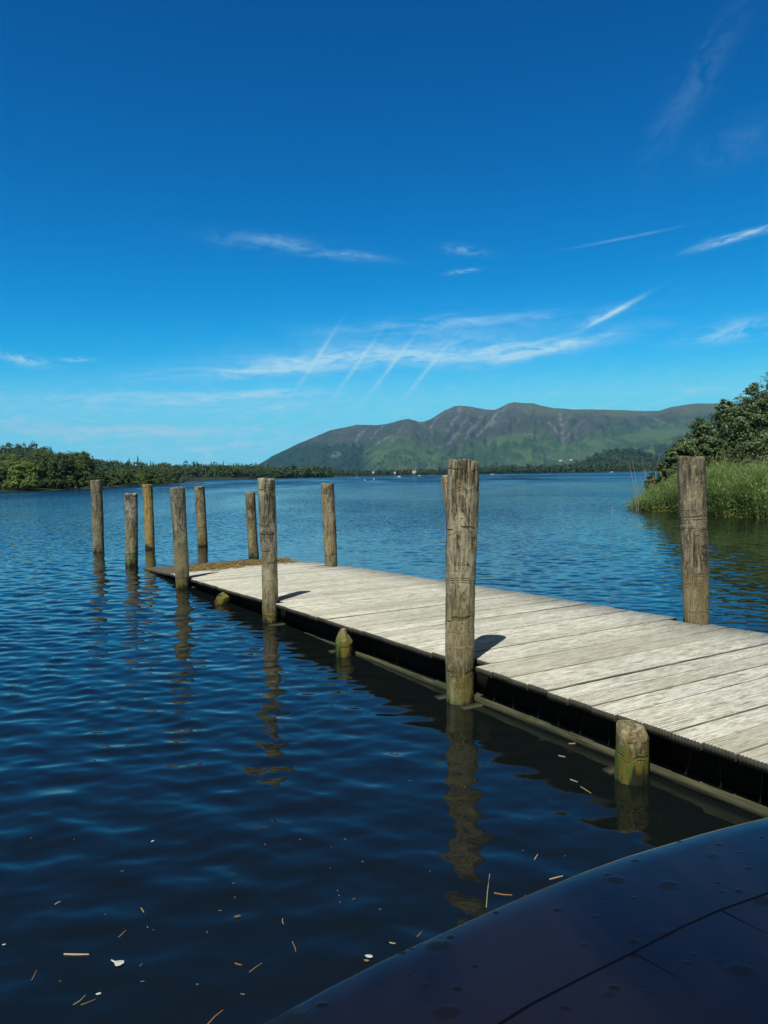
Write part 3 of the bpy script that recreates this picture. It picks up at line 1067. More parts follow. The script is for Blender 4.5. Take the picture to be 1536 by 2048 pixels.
# short piles under the near edge, tops hewn
def stub_mesh(name, L, r, seed, tilt_cut, below=1.0):
    me = post_mesh(name, L + 0.06, r, r * .96, seed, below)
    bm = bmesh.new(); bm.from_mesh(me)
    for no, pt in tilt_cut:
        geom = bm.verts[:] + bm.edges[:] + bm.faces[:]
        res = bmesh.ops.bisect_plane(bm, geom=geom, plane_co=pt, plane_no=no, clear_outer=True)
        eds = [e for e in res['geom_cut'] if isinstance(e, bmesh.types.BMEdge)]
        if eds: bmesh.ops.edgeloop_fill(bm, edges=eds)
    for f_ in bm.faces: f_.smooth = True
    bm.to_mesh(me); bm.free()
    for p in me.polygons:
        p.use_smooth = len(p.vertices) < 5
    return me


STUBS = [((1279, 1552), 64, 0.42, 3, [((.1, 0, 1), (0, 0, .392)), ((-.12, -.85, .52), (0, -.050, .365)), ((.9, -.2, .4), (.105, 0, .35)), ((-.9, -.2, .4), (-.098, 0, .34))],
          (0.050, 0.040, 0.022), (0.17, 0.135, 0.075), "short hewn pile with bright green moss under the near deck edge"),
         ((690, 1310), 37, 0.27, 4, [((-.75, -.35, .55), (-.055, 0, .24)), ((.75, -.35, .55), (.06, 0, .24)), ((0, -.8, .6), (0, -.06, .25))],
          (0.08, 0.065, 0.04), (0.24, 0.21, 0.15), "short pile with a pointed top between the lichened and nearest posts"),
         ((445, 1207), 30, 0.25, 5, [((-.45, -.3, .8), (-.02, 0, .16)), ((.3, .2, 1), (0, 0, .19))],
          (0.07, 0.06, 0.035), (0.20, 0.175, 0.11), "small slanting pile under the deck edge by the grey banded post")]
for (bp, wpx, L, sd_, cuts, cd, cl, lb) in STUBS:
    base = at_z(bp[0], bp[1], 0)
    r = wpx * base.y / F / 2
    me = stub_mesh("short_pile", L, r, 70 + sd_, cuts)
    mt = post_mat("pile_timber", 20 + sd_, cd, cl, .4, 1.0)
    o = link("short_pile", me, mt)
    o.location = base - V * (.085 if sd_ == 3 else .01)
    if sd_ == 5:
        o.rotation_euler = (0, rad(22), 0)
    tag(o, lb, "pile", "short piles along the near deck edge")
    s_, v_ = to_sv(base.x, base.y)


# ------------------------------------------------------------------ jetty
def deck_mat():
    mt, q, b, out = new_mat("weathered_decking")
    p = q.n('ShaderNodeTexCoord').outputs['Object']
    geo = q.n('ShaderNodeNewGeometry')
    rnd = geo.outputs['Random Per Island']
    s, v, z = q.sep(p)
    off = q.comb(q.m('MULTIPLY', rnd, 37.0), q.m('MULTIPLY', rnd, 11.0), 0.0)
    pp = q.vm('ADD', p, off)
    st = q.noise(q.mapv(pp, (1, 0.040, 1)), 95, 6, 0.72, 0.2)
    st2 = q.noise(q.mapv(pp, (1, 0.16, 1)), 34, 7, 0.72, 0.6)
    bl = q.noise(q.mapv(p, (1, 0.6, 1)), 2.1, 6, 0.65, 0.5)
    c = q.mix(q.smooth(st, 0.33, 0.62), (0.19, 0.175, 0.115), (0.50, 0.485, 0.37))
    c = q.mix(q.m('MULTIPLY', q.smooth(st2, 0.50, 0.66), 0.45), c, (0.68, 0.68, 0.62))
    c = q.mix(q.m('MULTIPLY', q.smooth(st2, 0.46, 0.32), 0.55), c, (0.17, 0.165, 0.125))
    # worn olive tan along the middle, bleached at the edges
    vm_ = q.m('ADD', v, q.m('MULTIPLY', q.m('SUBTRACT', bl, .5), 2.6))
    tan = q.m('MULTIPLY', q.smooth(vm_, 0.3, 1.3), q.smooth(vm_, 3.3, 2.3))
    c = q.mix(q.m('MULTIPLY', tan, 0.60), c, (0.385, 0.375, 0.24))
    ble = q.m('MULTIPLY', q.m('MAXIMUM', q.smooth(vm_, 1.0, 0.1), q.smooth(vm_, 2.7, 3.4)), q.smooth(st2, .38, .6))
    c = q.mix(q.m('MULTIPLY', ble, 0.50), c, (0.70, 0.70, 0.65))
    # groove dirt, painted to stand in for weak ridge shading; dirt between the boards
    fr = q.m('FRACT', q.m('DIVIDE', q.m('ADD', s, 9.0), 0.243))
    gl = q.m('ABSOLUTE', q.m('SINE', q.m('MULTIPLY', fr, math.pi * 9 / (0.230 / 0.243))))
    gv = q.m('MULTIPLY', q.smooth(gl, 0.75, 0.05), q.smooth(q.noise(q.mapv(pp, (1, .25, 1)), 9, 4, .6), .36, .60, .30, 1.0))
    c = q.mix(q.m('MULTIPLY', gv, 0.62), c, (0.085, 0.078, 0.05))
    gp = q.m('ABSOLUTE', q.m('SUBTRACT', fr, 0.48))
    gpm = q.m('MULTIPLY', q.smooth(gp, 0.452, 0.474), q.smooth(q.noise(q.mapv(pp, (1, .3, 1)), 5, 3, .6), .40, .58, .65, 1))
    c = q.mix(q.m('MULTIPLY', gpm, 0.85), c, (0.03, 0.028, 0.02))
    # lichen and droppings
    sp = q.noise(q.mapv(p, (1, .7, 1)), 26, 4, .6, 1.5)
    c = q.mix(q.m('MULTIPLY', q.smooth(sp, 0.64, 0.72), 0.7), c, (0.70, 0.71, 0.67))
    c = q.mix(q.m('MULTIPLY', q.smooth(sp, 0.31, 0.25), 0.6), c, (0.09, 0.09, 0.065))
    # board to board tone
    c = q.mix(q.m('MULTIPLY', q.m('POWER', rnd, 2.0), 0.55), c, (0.27, 0.25, 0.18))
    nx = q.m('ABSOLUTE', q.m('SUBTRACT', q.m('ABSOLUTE', q.m('SUBTRACT', fr, 0.48)), 0.26))
    ny = q.m('ABSOLUTE', q.m('SUBTRACT', q.m('PINGPONG', q.m('SUBTRACT', v, 0.19), 0.76), 0.0))
    nd_ = q.m('SQRT', q.m('ADD', q.m('POWER', q.m('MULTIPLY', nx, 0.243), 2), q.m('POWER', ny, 2)))
    c = q.mix(q.m('MULTIPLY', q.smooth(nd_, 0.009, 0.004), 0.8), c, (0.05, 0.04, 0.03))
    # faint red paint stain
    ds_ = q.vm('LENGTH', q.vm('SUBTRACT', p, (-2.9, 0.75, 0.4)), out=1)
    red = q.m('MULTIPLY', q.smooth(ds_, 0.75, 0.1), q.smooth(sp, .42, .58))
    c = q.mix(q.m('MULTIPLY', red, 0.35), c, (0.45, 0.16, 0.14))
    # wet towards the sunken end
    ws = q.m('ADD', s, q.m('MULTIPLY', q.m('SUBTRACT', bl, .5), 1.6))
    ws = q.m('ADD', ws, q.m('MULTIPLY', v, 0.45))
    wet = q.smooth(ws, 10.25, 10.75)
    c = q.mix(q.m('MULTIPLY', wet, 0.92), c, q.mix(st, (0.030, 0.025, 0.016), (0.095, 0.080, 0.050)))
    q.set(b.inputs['Base Color'], c)
    q.set(b.inputs['Roughness'], q.m('SUBTRACT', 0.9, q.m('MULTIPLY', wet, 0.40)))
    b.inputs['Specular IOR Level'].default_value = 0.2
    bump(q, b, q.m('ADD', st, st2), 0.5, 0.004)
    return mt


M_deck = deck_mat()
M_end = simple_mat("dirty_board_ends", (0.060, 0.056, 0.042), 0.95, 0.7, 22, 0.1)
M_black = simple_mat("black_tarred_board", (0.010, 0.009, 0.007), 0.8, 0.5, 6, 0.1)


def rail_material():
    mt, q, b, out = new_mat("green_stained_rail")
    p = q.n('ShaderNodeTexCoord').outputs['Object']
    st = q.noise(q.mapv(p, (0.05, 1, 1)), 50, 5, .65, .3)
    bl = q.noise(p, 3, 5, .6)
    c = q.mix(q.smooth(st, .35, .65), (0.024, 0.024, 0.010), (0.085, 0.078, 0.036))
    c = q.mix(q.smooth(bl, .5, .68), c, (0.030, 0.040, 0.010))
    q.set(b.inputs['Base Color'], c)
    b.inputs['Roughness'].default_value = 0.75
    bump(q, b, st, 0.5, 0.005)
    return mt


M_rail = rail_material()
M_beam = simple_mat("slimy_beam", (0.030, 0.028, 0.014), .6, .5, 14, .2)
jet = empty("jetty", (A0.x, A0.y, 0), JETTY_RZ)
# local frame: +x along U; local +y is the left of U, i.e. -V. Use y = -v.
tag(jet, "long weathered plank jetty sloping down into the lake at its far end", "jetty")


def build_deck():
    rg = np.random.default_rng(8)
    Vs, Fs, Mi = [], [], []
    nv = 0
    s = -9.0
    PW = 0.243
    NR = 9
    sub = 4
    while s < 19.0:
        w = PW - 0.013
        s0 = s + rg.uniform(-.002, .002)
        n = NR * sub + 1
        xs = np.linspace(0, w, n)
        ridge = 0.0060 * np.abs(np.sin(np.pi * xs / w * NR)) ** 0.6
        top = 0.045 - 0.0060 + ridge
        top[0] -= 0.006; top[-1] -= 0.006
        bot = -0.013 - 0.006 * np.abs(np.sin(np.pi * xs / w * NR)) ** 0.6
        prof = np.concatenate([np.stack([xs, top], 1), np.stack([xs[::-1], bot[::-1]], 1)])
        v0 = -0.02 + rg.normal(0, 0.008)
        v1 = JW + 0.02 + rg.normal(0, 0.012)
        for (ps, pv, pr) in POST_SV:          # boards are cut round the posts
            if abs(ps - (s0 + w / 2)) < pr + w / 2 + 0.004 and -0.2 < pv < JW + 0.4:
                if pv < 1: v0 = max(v0, pv + pr + 0.012)
                else: v1 = min(v1, pv - pr - 0.012)
        dz = rg.normal(0, 0.0028)
        tw = rg.normal(0, 0.0016)
        ycuts = np.linspace(v0, v1, 5)
        m_ = len(prof)
        hh = deck_h(s0 + xs_all(prof[:, 0]))
        for yi, yv in enumerate(ycuts):
            zz = hh - 0.045 + prof[:, 1] + dz + tw * (yi - 2) * .5
            Vs.append(np.stack([s0 + prof[:, 0], np.full(m_, -yv), zz], 1))
        for yi in range(4):
            a = nv + yi * m_; b_ = a + m_
            for j in range(m_):
                j2 = (j + 1) % m_
                Fs.append((a + j, b_ + j, b_ + j2, a + j2)); Mi.append(0 if j < n - 1 else 1)
        # end faces as quads between top and bottom
        for base, fl in ((nv, False), (nv + 4 * m_, True)):
            for j in range(n - 1):
                t0, t1 = base + j, base + j + 1
                b1, b0 = base + m_ - 2 - j, base + m_ - 1 - j
                Fs.append((t0, t1, b1, b0) if not fl else (t1, t0, b0, b1)); Mi.append(1)
        nv += 5 * m_
        s += PW
    me = npmesh("deck", np.concatenate(Vs), np.array(Fs), Mi)
    o = link("deck", me, [M_deck, M_end], jet)
    return o


def xs_all(a):
    return a


build_deck()


def sloped_beam(name, s0, s1, v0, v1, d0, d1, mat, seed=0, step=0.5):
    """beam along the jetty following the deck slope: d0..d1 metres below deck top"""
    ss = np.arange(s0, s1 + .001, step)
    rg = np.random.default_rng(seed)
    Vv = []
    for s in ss:
        h = float(deck_h(s)) + rg.normal(0, .002)
        for (vv, dd) in ((v0, d1), (v1, d1), (v1, d0), (v0, d0)):
            Vv.append((s, -vv, h - dd))
    Fq = []
    for i in range(len(ss) - 1):
        for j in range(4):
            j2 = (j + 1) % 4
            Fq.append((i * 4 + j, i * 4 + j2, (i + 1) * 4 + j2, (i + 1) * 4 + j))
    Fq.append((0, 3, 2, 1)); k = (len(ss) - 1) * 4
    Fq.append((k, k + 1, k + 2, k + 3))
    me = npmesh(name, np.array(Vv), np.array(Fq))
    bm = bmesh.new(); bm.from_mesh(me); bmesh.ops.recalc_face_normals(bm, faces=bm.faces[:]); bm.to_mesh(me); bm.free()
    return link(name, me, mat, jet)


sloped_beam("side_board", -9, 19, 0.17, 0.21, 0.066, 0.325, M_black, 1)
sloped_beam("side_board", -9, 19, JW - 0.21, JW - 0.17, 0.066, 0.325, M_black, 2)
sloped_beam("rail", -9, 16, 0.085, 0.205, 0.330, 0.415, M_rail, 3)
sloped_beam("rail", -9, 16, JW - 0.205, JW - 0.085, 0.330, 0.415, M_rail, 4)
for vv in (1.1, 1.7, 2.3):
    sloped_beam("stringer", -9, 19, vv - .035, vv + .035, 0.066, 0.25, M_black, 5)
for (s_, sgn) in ((0.0, -1), (0.0, 1), (4.75, -1), (9.35, -1), (-2.18, 1), (2.35, 1)):
    sx = s_ + sgn * (0.20)
    v, f = box(sx - .04, sx + .04, -(JW + .15), 0.14, -0.075, 0.012)
    link("cross_beam", npmesh("cross_beam", v, f), M_beam, jet)

# cobwebs on the dark side board
M_web = simple_mat("cobweb", (0.16, 0.14, 0.09), 0.9, 0.2, 5)
wp = []
rgw = np.random.default_rng(77)
for s_ in (-3.0, -2.72, -2.45, -1.75, -1.45, -1.2, -0.95, -0.62, -0.35, 1.4, 1.9):
    h = float(deck_h(s_))
    ln_ = rgw.uniform(.10, .27)
    wp.append(limb((s_ + rgw.uniform(-.05, .05), -0.165, h - .335 + ln_), (s_, -0.130, h - .332), .0010, .0014, 4, 0, rgw, 2))
    wp.append(limb((s_, -0.140, h - .29), (s_, -0.130, h - .331), .001, .010, 6, 0, rgw, 3))
v, f = join_np(wp)
link("cobwebs", npmesh("cobwebs", v, f), M_web, jet)['kind'] = 'stuff'

# ------------------------------------------------------------------ reed litter on the sunken end
def litter():
    rg = np.random.default_rng(21)
    n = 1100
    s = rg.normal(12.0, 0.42, n); v = rg.uniform(0.55, 3.3, n)
    s = s - .45 + (v - 1.8) * 0.22
    s = np.where(rg.random(n) < .10, rg.uniform(11.0, 13.0, n), s)
    th = rg.normal(1.45, .5, n)
    L = rg.uniform(.06, .30, n)
    w = rg.uniform(.005, .012, n)
    zz = np.maximum(deck_h(s), -0.0) + 0.008 + rg.random(n) * 0.045 * np.exp(-((s - 11.8) / .5) ** 2)
    p0 = np.stack([s - np.cos(th) * L / 2, -(v - np.sin(th) * L / 2), zz + rg.uniform(0, .015, n)], 1)
    p1 = np.stack([s + np.cos(th) * L / 2, -(v + np.sin(th) * L / 2), zz + rg.uniform(0, .015, n)], 1)
    side = np.stack([-np.sin(th) * w, -np.cos(th) * w, 0 * w], 1)
    upv = np.zeros((n, 3)); upv[:, 2] = w
    Vv = np.stack([p0 - side, p0 + side, p1 + side, p1 - side, p0 + upv, p1 + upv], 1).reshape(-1, 3)
    b0 = np.arange(n)[:, None] * 6
    Fq = np.concatenate([b0 + np.array([[0, 4, 5, 3]]), b0 + np.array([[4, 1, 2, 5]]), b0 + np.array([[0, 3, 2, 1]])])
    mt = leaf_mat("dead_reed", (0.035, 0.025, 0.010), (0.36, 0.26, 0.09), 0.1, 9, .8, .2)
    o = link("reed_litter", npmesh("reed_litter", Vv, Fq), mt)
    o.location = (A0.x, A0.y, 0)
    o.rotation_euler = (0, 0, JETTY_RZ)
    tag(o, "brown drift of dead reed stems lying on the wet end of the jetty", "reed litter", kind='stuff')


litter()

# ------------------------------------------------------------------ right bank, reeds and bushes
def bank():
    pts = [(15.2, 43.2), (15.7, 39.2), (16.7, 34.9), (17.7, 32.2), (21, 29.5), (30, 27), (60, 20), (90, 30), (90, 60), (45, 58), (24, 50), (17.5, 47)]
    from mathutils.geometry import tessellate_polygon
    bm = bmesh.new()
    top = [bm.verts.new((x, y, 0.10)) for x, y in pts]
    cx = sum(p[0] for p in pts) / len(pts); cy = sum(p[1] for p in pts) / len(pts)
    bot = [bm.verts.new((x + (x - cx) * .02 - .3, y + (y - cy) * .01 - .3, -1.5)) for x, y in pts]
    bm.faces.new(top)
    for i in range(len(pts)):
        j = (i + 1) % len(pts)
        bm.faces.new((top[i], bot[i], bot[j], top[j]))
    bmesh.ops.recalc_face_normals(bm, faces=bm.faces[:])
    me = bpy.data.meshes.new("bank"); bm.to_mesh(me); bm.free()
    o = link("bank", me, simple_mat("boggy_soil", (0.05, 0.045, 0.022), .9, .5, 1.5))
    tag(o, "low boggy bank under the reeds", kind='structure')


bank()
RFRONT = [(14.0, 43.0), (15.3, 38.5), (16.3, 34.5), (17.4, 32.0), (21, 29.8), (30, 27)]


def reeds():
    rg = np.random.default_rng(31)
    fx = np.array([p[0] for p in RFRONT]); fy = np.array([p[1] for p in RFRONT])
    seg = np.hypot(np.diff(fx), np.diff(fy)); cum = np.concatenate([[0], np.cumsum(seg)])
    n = 9000
    t = rg.uniform(0, cum[-1], n)
    bx_, by_ = np.interp(t, cum, fx), np.interp(t, cum, fy)
    dep = rg.random(n) ** 1.3 * 5.0
    x = bx_ + dep * 0.55 + rg.normal(0, .12, n) + 0.25 * np.sin(t * 2.3); y = by_ + dep * 0.8 + rg.normal(0, .12, n)
    H = (1.45 + 0.45 * rg.random(n)) * np.clip(0.35 + t / 7.0, 0.35, 1.12) * np.clip(0.72 + dep / 2.5, 0, 1.2)
    H = H * (0.88 + 0.3 * vnoise(x * 1.2, y * 1.2, 9))
    keep = np.ones(n, bool)
    Vs, Fs = [], []
    nv = 0
    base = np.stack([x, y, np.full(n, -0.05)], 1)
    lean = rg.normal(0, 0.10, (n, 2)) + np.array([-0.05, -0.05])
    tip = base + np.stack([lean[:, 0] * H, lean[:, 1] * H, H], 1)
    # stems: thin strips, two crossed
    for a in (0, np.pi / 2):
        o = np.stack([np.full(n, math.cos(a) * .007), np.full(n, math.sin(a) * .007), np.zeros(n)], 1)
        v = np.stack([base - o, base + o, tip + o * .4, tip - o * .4], 1).reshape(-1, 3)
        Vs.append(v); Fs.append(np.arange(n * 4).reshape(n, 4) + nv); nv += n * 4
    # blades
    nb = 8
    for k in range(nb):
        f0 = rg.uniform(0.12, 0.95, n)
        p = base + (tip - base) * f0[:, None]
        a = rg.uniform(0, 2 * np.pi, n)
        L = rg.uniform(.28, .55, n) * np.clip(H / 1.8, .5, 1.1)
        rise = rg.uniform(0.25, 1.2, n)
        d = unit(np.stack([np.cos(a), np.sin(a), rise], 1))
        mid = p + d * (L * .5)[:, None]
        d2 = unit(d + np.array([0, 0, -1.0]) * rg.uniform(.2, 1.1, n)[:, None] + np.array([-.25, 0, 0]))
        end = mid + d2 * (L * .5)[:, None]
        sd2 = unit(np.cross(d, np.array([0, 0, 1.0]))) * rg.uniform(.009, .017, n)[:, None]
        v = np.stack([p - sd2 * .5, p + sd2 * .5, mid + sd2, mid - sd2, end + sd2 * .1, end - sd2 * .1], 1).reshape(-1, 3)
        b0 = np.arange(n)[:, None] * 6 + nv
        Fs.append(np.concatenate([b0 + np.array([[0, 1, 2, 3]]), b0 + np.array([[3, 2, 4, 5]])]))
        Vs.append(v); nv += n * 6
    mt = leaf_mat("reed_green", (0.134, 0.232, 0.067), (0.366, 0.488, 0.183), 0.4, 0.8, 0.5, 0.35)
    o = link("reed_bed", npmesh("reed_bed", np.concatenate(Vs), np.concatenate(Fs)), mt)
    tag(o, "dense bed of fresh green reeds at the water's edge on the right", "reeds", kind='stuff')
    # last year's pale plumes
    k = rg.choice(n, 420, replace=False)
    k = k[(dep[k] > 1.2)]
    m_ = len(k)
    pb = base[k]; pt = tip[k] + np.array([0, 0, .35]) * rg.uniform(.3, 1.3, m_)[:, None]
    Vs, Fs, nv = [], [], 0
    for a in (0.4, 2.0):
        o_ = np.stack([np.full(m_, math.cos(a) * .006), np.full(m_, math.sin(a) * .006), np.zeros(m_)], 1)
        v = np.stack([pb - o_, pb + o_, pt + o_, pt - o_], 1).reshape(-1, 3)
        Vs.append(v); Fs.append(np.arange(m_ * 4).reshape(m_, 4) + nv); nv += m_ * 4
        o2 = o_ * 4
        q0 = pt; q1 = pt + np.array([0.06, 0, .22])
        v = np.stack([q0 - o2 * .3, q0 + o2, q1 + o2 * .3, q1 - o2 * .2], 1).reshape(-1, 3)
        Vs.append(v); Fs.append(np.arange(m_ * 4).reshape(m_, 4) + nv); nv += m_ * 4
    mt = leaf_mat("dry_reed_plume", (0.16, 0.12, 0.07), (0.36, 0.28, 0.17), 0.3, 0.8, 0.8, 0.1)
    o = link("dry_reeds", npmesh("dry_reeds", np.concatenate(Vs), np.concatenate(Fs)), mt)
    tag(o, "thin brown dry reed plumes rising above the green reeds", "dry reeds", kind='stuff')
    # low marsh plants along the foot
    n = 2600
    t = rg.uniform(0, cum[-1], n)
    P = np.stack([np.interp(t, cum, fx) - .05 + rg.normal(0, .16, n), np.interp(t, cum, fy) - .08 + rg.normal(0, .16, n), rg.random(n) ** 2 * .38 + .0], 1)
    v, f = leaf_quads(P, np.tile([0, -.3, 1.0], (n, 1)), 0.13, rg, .35)
    mt = leaf_mat("marsh_plant", (0.07, 0.10, 0.02), (0.24, 0.26, 0.06), 0.3, 1.5, 0.6, 0.3)
    o = link("marsh_plants", npmesh("marsh_plants", v, f), mt)
    tag(o, "low yellow-green marsh plants at the foot of the reeds", "marsh plants", kind='stuff')


reeds()

M_al = leaf_mat("alder_leaves", (0.039, 0.083, 0.025), (0.172, 0.247, 0.098), 0.3, 0.7, 0.5, 0.45)
M_al2 = leaf_mat("sallow_leaves", (0.060, 0.090, 0.018), (0.160, 0.190, 0.050), 0.3, 0.9, 0.45, 0.5)
BUSH = [  # px, ytop, dist, half width m, mat, label, nleaf
    (1322, 925, 43.5, 0.95, M_al2, "small yellow-green sallow bush at the left end of the reeds", 9000),
    (1372, 878, 43.0, 1.15, M_al, "low dark leafy bush just behind the rightmost post", 42000),
    (1402, 838, 45.0, 1.35, M_al, "upright alder bush between the low bush and the taller alders", 24000),
    (1450, 806, 44.5, 1.6, M_al, "tall alder with glossy leaves behind the reeds", 34000),
    (1508, 776, 43.0, 1.7, M_al, "dense alder near the right picture edge behind the reeds", 38000),
    (1562, 722, 44.0, 1.9, M_al, "tallest alder, cut off by the right edge of the picture", 20000),
    (1680, 720, 46.0, 3.2, M_al, "wide alder beyond the right edge of the reed bed", 12000),
]
for i, (px, yt, d, hw, mt, lb, nl) in enumerate(BUSH):
    rg = np.random.default_rng(300 + i)
    H = (yh(px) - yt) * d / F + CAM_H
    x = (px - 768) / F * d
    blobs = [(0, 0, H * .68, hw * .62, hw * .62, H * .30), (0, -.2, H * .38, hw * .95, hw * .8, H * .30), (0, 0, H * .88, hw * .3, hw * .3, H * .13)]
    for k in range(7):
        a = rg.uniform(0, 2 * np.pi)
        blobs.append((math.cos(a) * hw * .6, math.sin(a) * hw * .6, H * rg.uniform(.3, .75), hw * rg.uniform(.3, .5),
                      hw * rg.uniform(.3, .5), H * rg.uniform(.1, .17)))
    tree("alder" if i else "sallow_bush", lb, "bush" if i < 3 else "tree", (x, d, 0.05), blobs, nl, 0.13, mt, 320 + i,
         "bushes behind the reed bed", 0.05 + .02 * i)

# pale dead stems standing in the water left of the reeds
M_dead = simple_mat("bleached_stem", (0.36, 0.32, 0.27), .9, .3, 10)
rgd = np.random.default_rng(55)
for j, (lb, stems) in enumerate([
    ("two tall bleached dead stems at the far left tip of the reeds", [((1273, 1010), (1257, 922)), ((1277, 1002), (1264, 918))]),
    ("cluster of bleached dead twigs leaning left of the sallow bush", [((1294, 985), (1283, 911)), ((1297, 988), (1288, 935)), ((1301, 985), (1287, 930)),
     ((1304, 980), (1300, 925)), ((1306, 975), (1292, 942)), ((1290, 995), (1268, 960)), ((1303, 990), (1321, 905)), ((1296, 975), (1279, 950))]),
    ("single short twig poking from the water off the reed tip", [((1224, 1022), (1224, 1010)), ((1222, 1021), (1232, 1021))])]):
    pr = []
    b0 = at_z(stems[0][0][0], stems[0][0][1] + (12 if j < 2 else 0), 0)
    for (a_, t_) in stems:
        p0 = at_y(a_[0], a_[1], b0.y); p1 = at_y(t_[0], t_[1], b0.y)
        if j < 2: p0.z = -0.2
        q0 = p0 - b0; q1 = p1 - b0
        pr.append(limb(q0, q1, .017, .007, 5, .015, rgd, 5))
    v, f = join_np(pr)
    o = link("dead_stems" if j < 2 else "twig", npmesh("dead_stems", v, f), M_dead)
    o.location = b0
    tag(o, lb, "dead twigs" if j < 2 else "twig")

# fallen branches at the tip of the island
pr = []
bx0 = at_z(392, 970, 0)
bx0 = Vector(((392 - 768) / F * 270, 270, 0))
for k in range(60):
    a = rgd.uniform(-4, 4)
    p0 = np.array([a, rgd.uniform(-1, 1), -.1]); p1 = p0 + np.array([rgd.normal(0, 1.3), rgd.normal(0, .6), abs(rgd.normal(.8, .7)) + .1])
    pr.append(limb(p0, p1, .07, .02, 4, .06, rgd, 3))
v, f = join_np(pr)
o = link("fallen_branches", npmesh("fallen_branches", v, f), M_bark)
o.location = bx0
tag(o, "grey bare fallen branches in the water off the island tip", "fallen branches")

# ------------------------------------------------------------------ boat in the foreground
def boat():
    zt = 1.32
    edge_px = [(500, 2056), (560, 2024), (650, 1974), (750, 1923), (860, 1872), (972, 1822), (1080, 1775), (1174, 1738),
               (1250, 1711), (1323, 1689), (1400, 1666), (1457, 1651), (1536, 1632)]
    pts = [at_z(a, b_, zt) for a, b_ in edge_px]
    p0, p1 = pts[0], pts[-1]
    left = [Vector((-0.50, 0.90, zt)), Vector((-0.78, 0.35, zt)), Vector((-0.98, -0.6, zt)), Vector((-1.05, -2.2, zt)), Vector((-1.0, -4.0, zt))]
    dirr = (pts[-1] - pts[-2]).normalized()
    right = [p1 + dirr * .35 + Vector((0, -.01, 0)), p1 + dirr * .8 + Vector((0, -.06, 0)), p1 + dirr * 1.15 + Vector((0, -.35, 0)),
             Vector((2.35, 0.9, zt)), Vector((2.5, -1.0, zt)), Vector((2.4, -4.0, zt))]
    outline = [v for v in reversed(left)] + pts + right
    e = empty("boat", (0.6, -1.0, 0))
    tag(e, "dark glossy blue boat deck with water spots filling the lower right corner", "boat")
    off = Vector((0.6, -1.0, 0))
    cx = 0.7
    n = len(outline)
    # deck: rings shrinking inwards, slightly cambered, with a rounded edge
    rings = []
    cen = Vector((0.75, -1.2, zt))
    for (ins, dz) in ((0.0, -0.035), (0.0, -0.008), (0.003, -0.002), (0.010, 0.0), (0.06, 0.003), (0.25, 0.006), (0.6, 0.010), (1.0, 0.012)):
        rg_ = []
        for p in outline:
            d = (cen - p)
            L = d.length
            q_ = p + d * (ins / L if ins < 1 else 1 - 0.02)
            rg_.append((q_.x - off.x, q_.y - off.y, zt + dz))
        rings.append(rg_)
    Vv = np.array([v for r in rings for v in r])
    Fq = []
    for i in range(len(rings) - 1):
        for j in range(n - 1):
            Fq.append((i * n + j, (i + 1) * n + j, (i + 1) * n + j + 1, i * n + j + 1))
    mt, q, b, out = new_mat("varnished_navy_deck")
    p = q.n('ShaderNodeTexCoord').outputs['Object']
    nz = q.noise(q.mapv(p, (1, .35, 1), rot=(0, 0, .5)), 3.0, 5, .6, .5)
    c = q.mix(q.smooth(nz, .35, .65), (0.0040, 0.0036, 0.0052), (0.0095, 0.0075, 0.0085))
    # dried drops of several sizes
    drop = None
    for sc, th_, sd_ in ((5.0, .13, 0), (11.0, .18, 3), (26.0, .18, 7)):
        vo = q.n('ShaderNodeTexVoronoi')
        q.set(vo.inputs['Vector'], q.mapv(p, (.8, 1.15, 1), loc=(sd_, sd_ * 2, 0), rot=(0, 0, .45)))
        vo.inputs['Scale'].default_value = sc
        vo.inputs['Randomness'].default_value = 1
        wn = q.m('MULTIPLY', q.m('SUBTRACT', q.noise(p, 45, 3, .6), .5), .22)
        dd = q.m('ADD', vo.outputs['Distance'], wn)
        pick = q.smooth(q.sep(vo.outputs['Color'])[0], .54, .58)
        size = q.m('ADD', q.m('MULTIPLY', q.sep(vo.outputs['Color'])[1], th_), .05)
        mk = q.m('MULTIPLY', q.smooth(q.m('SUBTRACT', dd, size), 0.07, -0.07), pick)
        drop = mk if drop is None else q.m('MAXIMUM', drop, mk)
        drop = q.m('MULTIPLY', drop, .85)
    c = q.mix(q.m('MULTIPLY', drop, .8), c, (0.0012, 0.0014, 0.002))
    q.set(b.inputs['Base Color'], c)
    q.set(b.inputs['Roughness'], q.m('ADD', q.m('MULTIPLY', drop, .35), q.m('ADD', q.m('MULTIPLY', nz, .16), .12)))
    q.set(b.inputs['Specular IOR Level'], q.m('SUBTRACT', 0.6, q.m('MULTIPLY', drop, 0.5)))
    b.inputs['IOR'].default_value = 1.5
    bump(q, b, q.m('ADD', q.m('MULTIPLY', drop, .4), q.noise(q.mapv(p, (1, .5, 1), rot=(0, 0, .5)), 5, 3, .5)), .12, .02)
    o = link("deck", npmesh("boat_deck", Vv, np.array(Fq)), mt, e, smooth=True)
    # hull side below the edge
    hr = []
    for (ins, z) in ((0.0, zt - 0.036), (0.03, zt - 0.30), (0.10, 0.55), (0.22, 0.05), (0.35, -0.35)):
        r_ = []
        for p_ in outline:
            d = (cen - p_); q_ = p_ + d.normalized() * ins
            r_.append((q_.x - off.x, q_.y - off.y, z))
        hr.append(r_)
    Vh = np.array([v for r in hr for v in r])
    Fh = [(i * n + j, i * n + j + 1, (i + 1) * n + j + 1, (i + 1) * n + j) for i in range(len(hr) - 1) for j in range(n - 1)]
    link("hull", npmesh("hull", Vh, np.array(Fh)), simple_mat("dark_hull_paint", (0.008, 0.012, 0.03), .3, .2, 3), e, smooth=True)
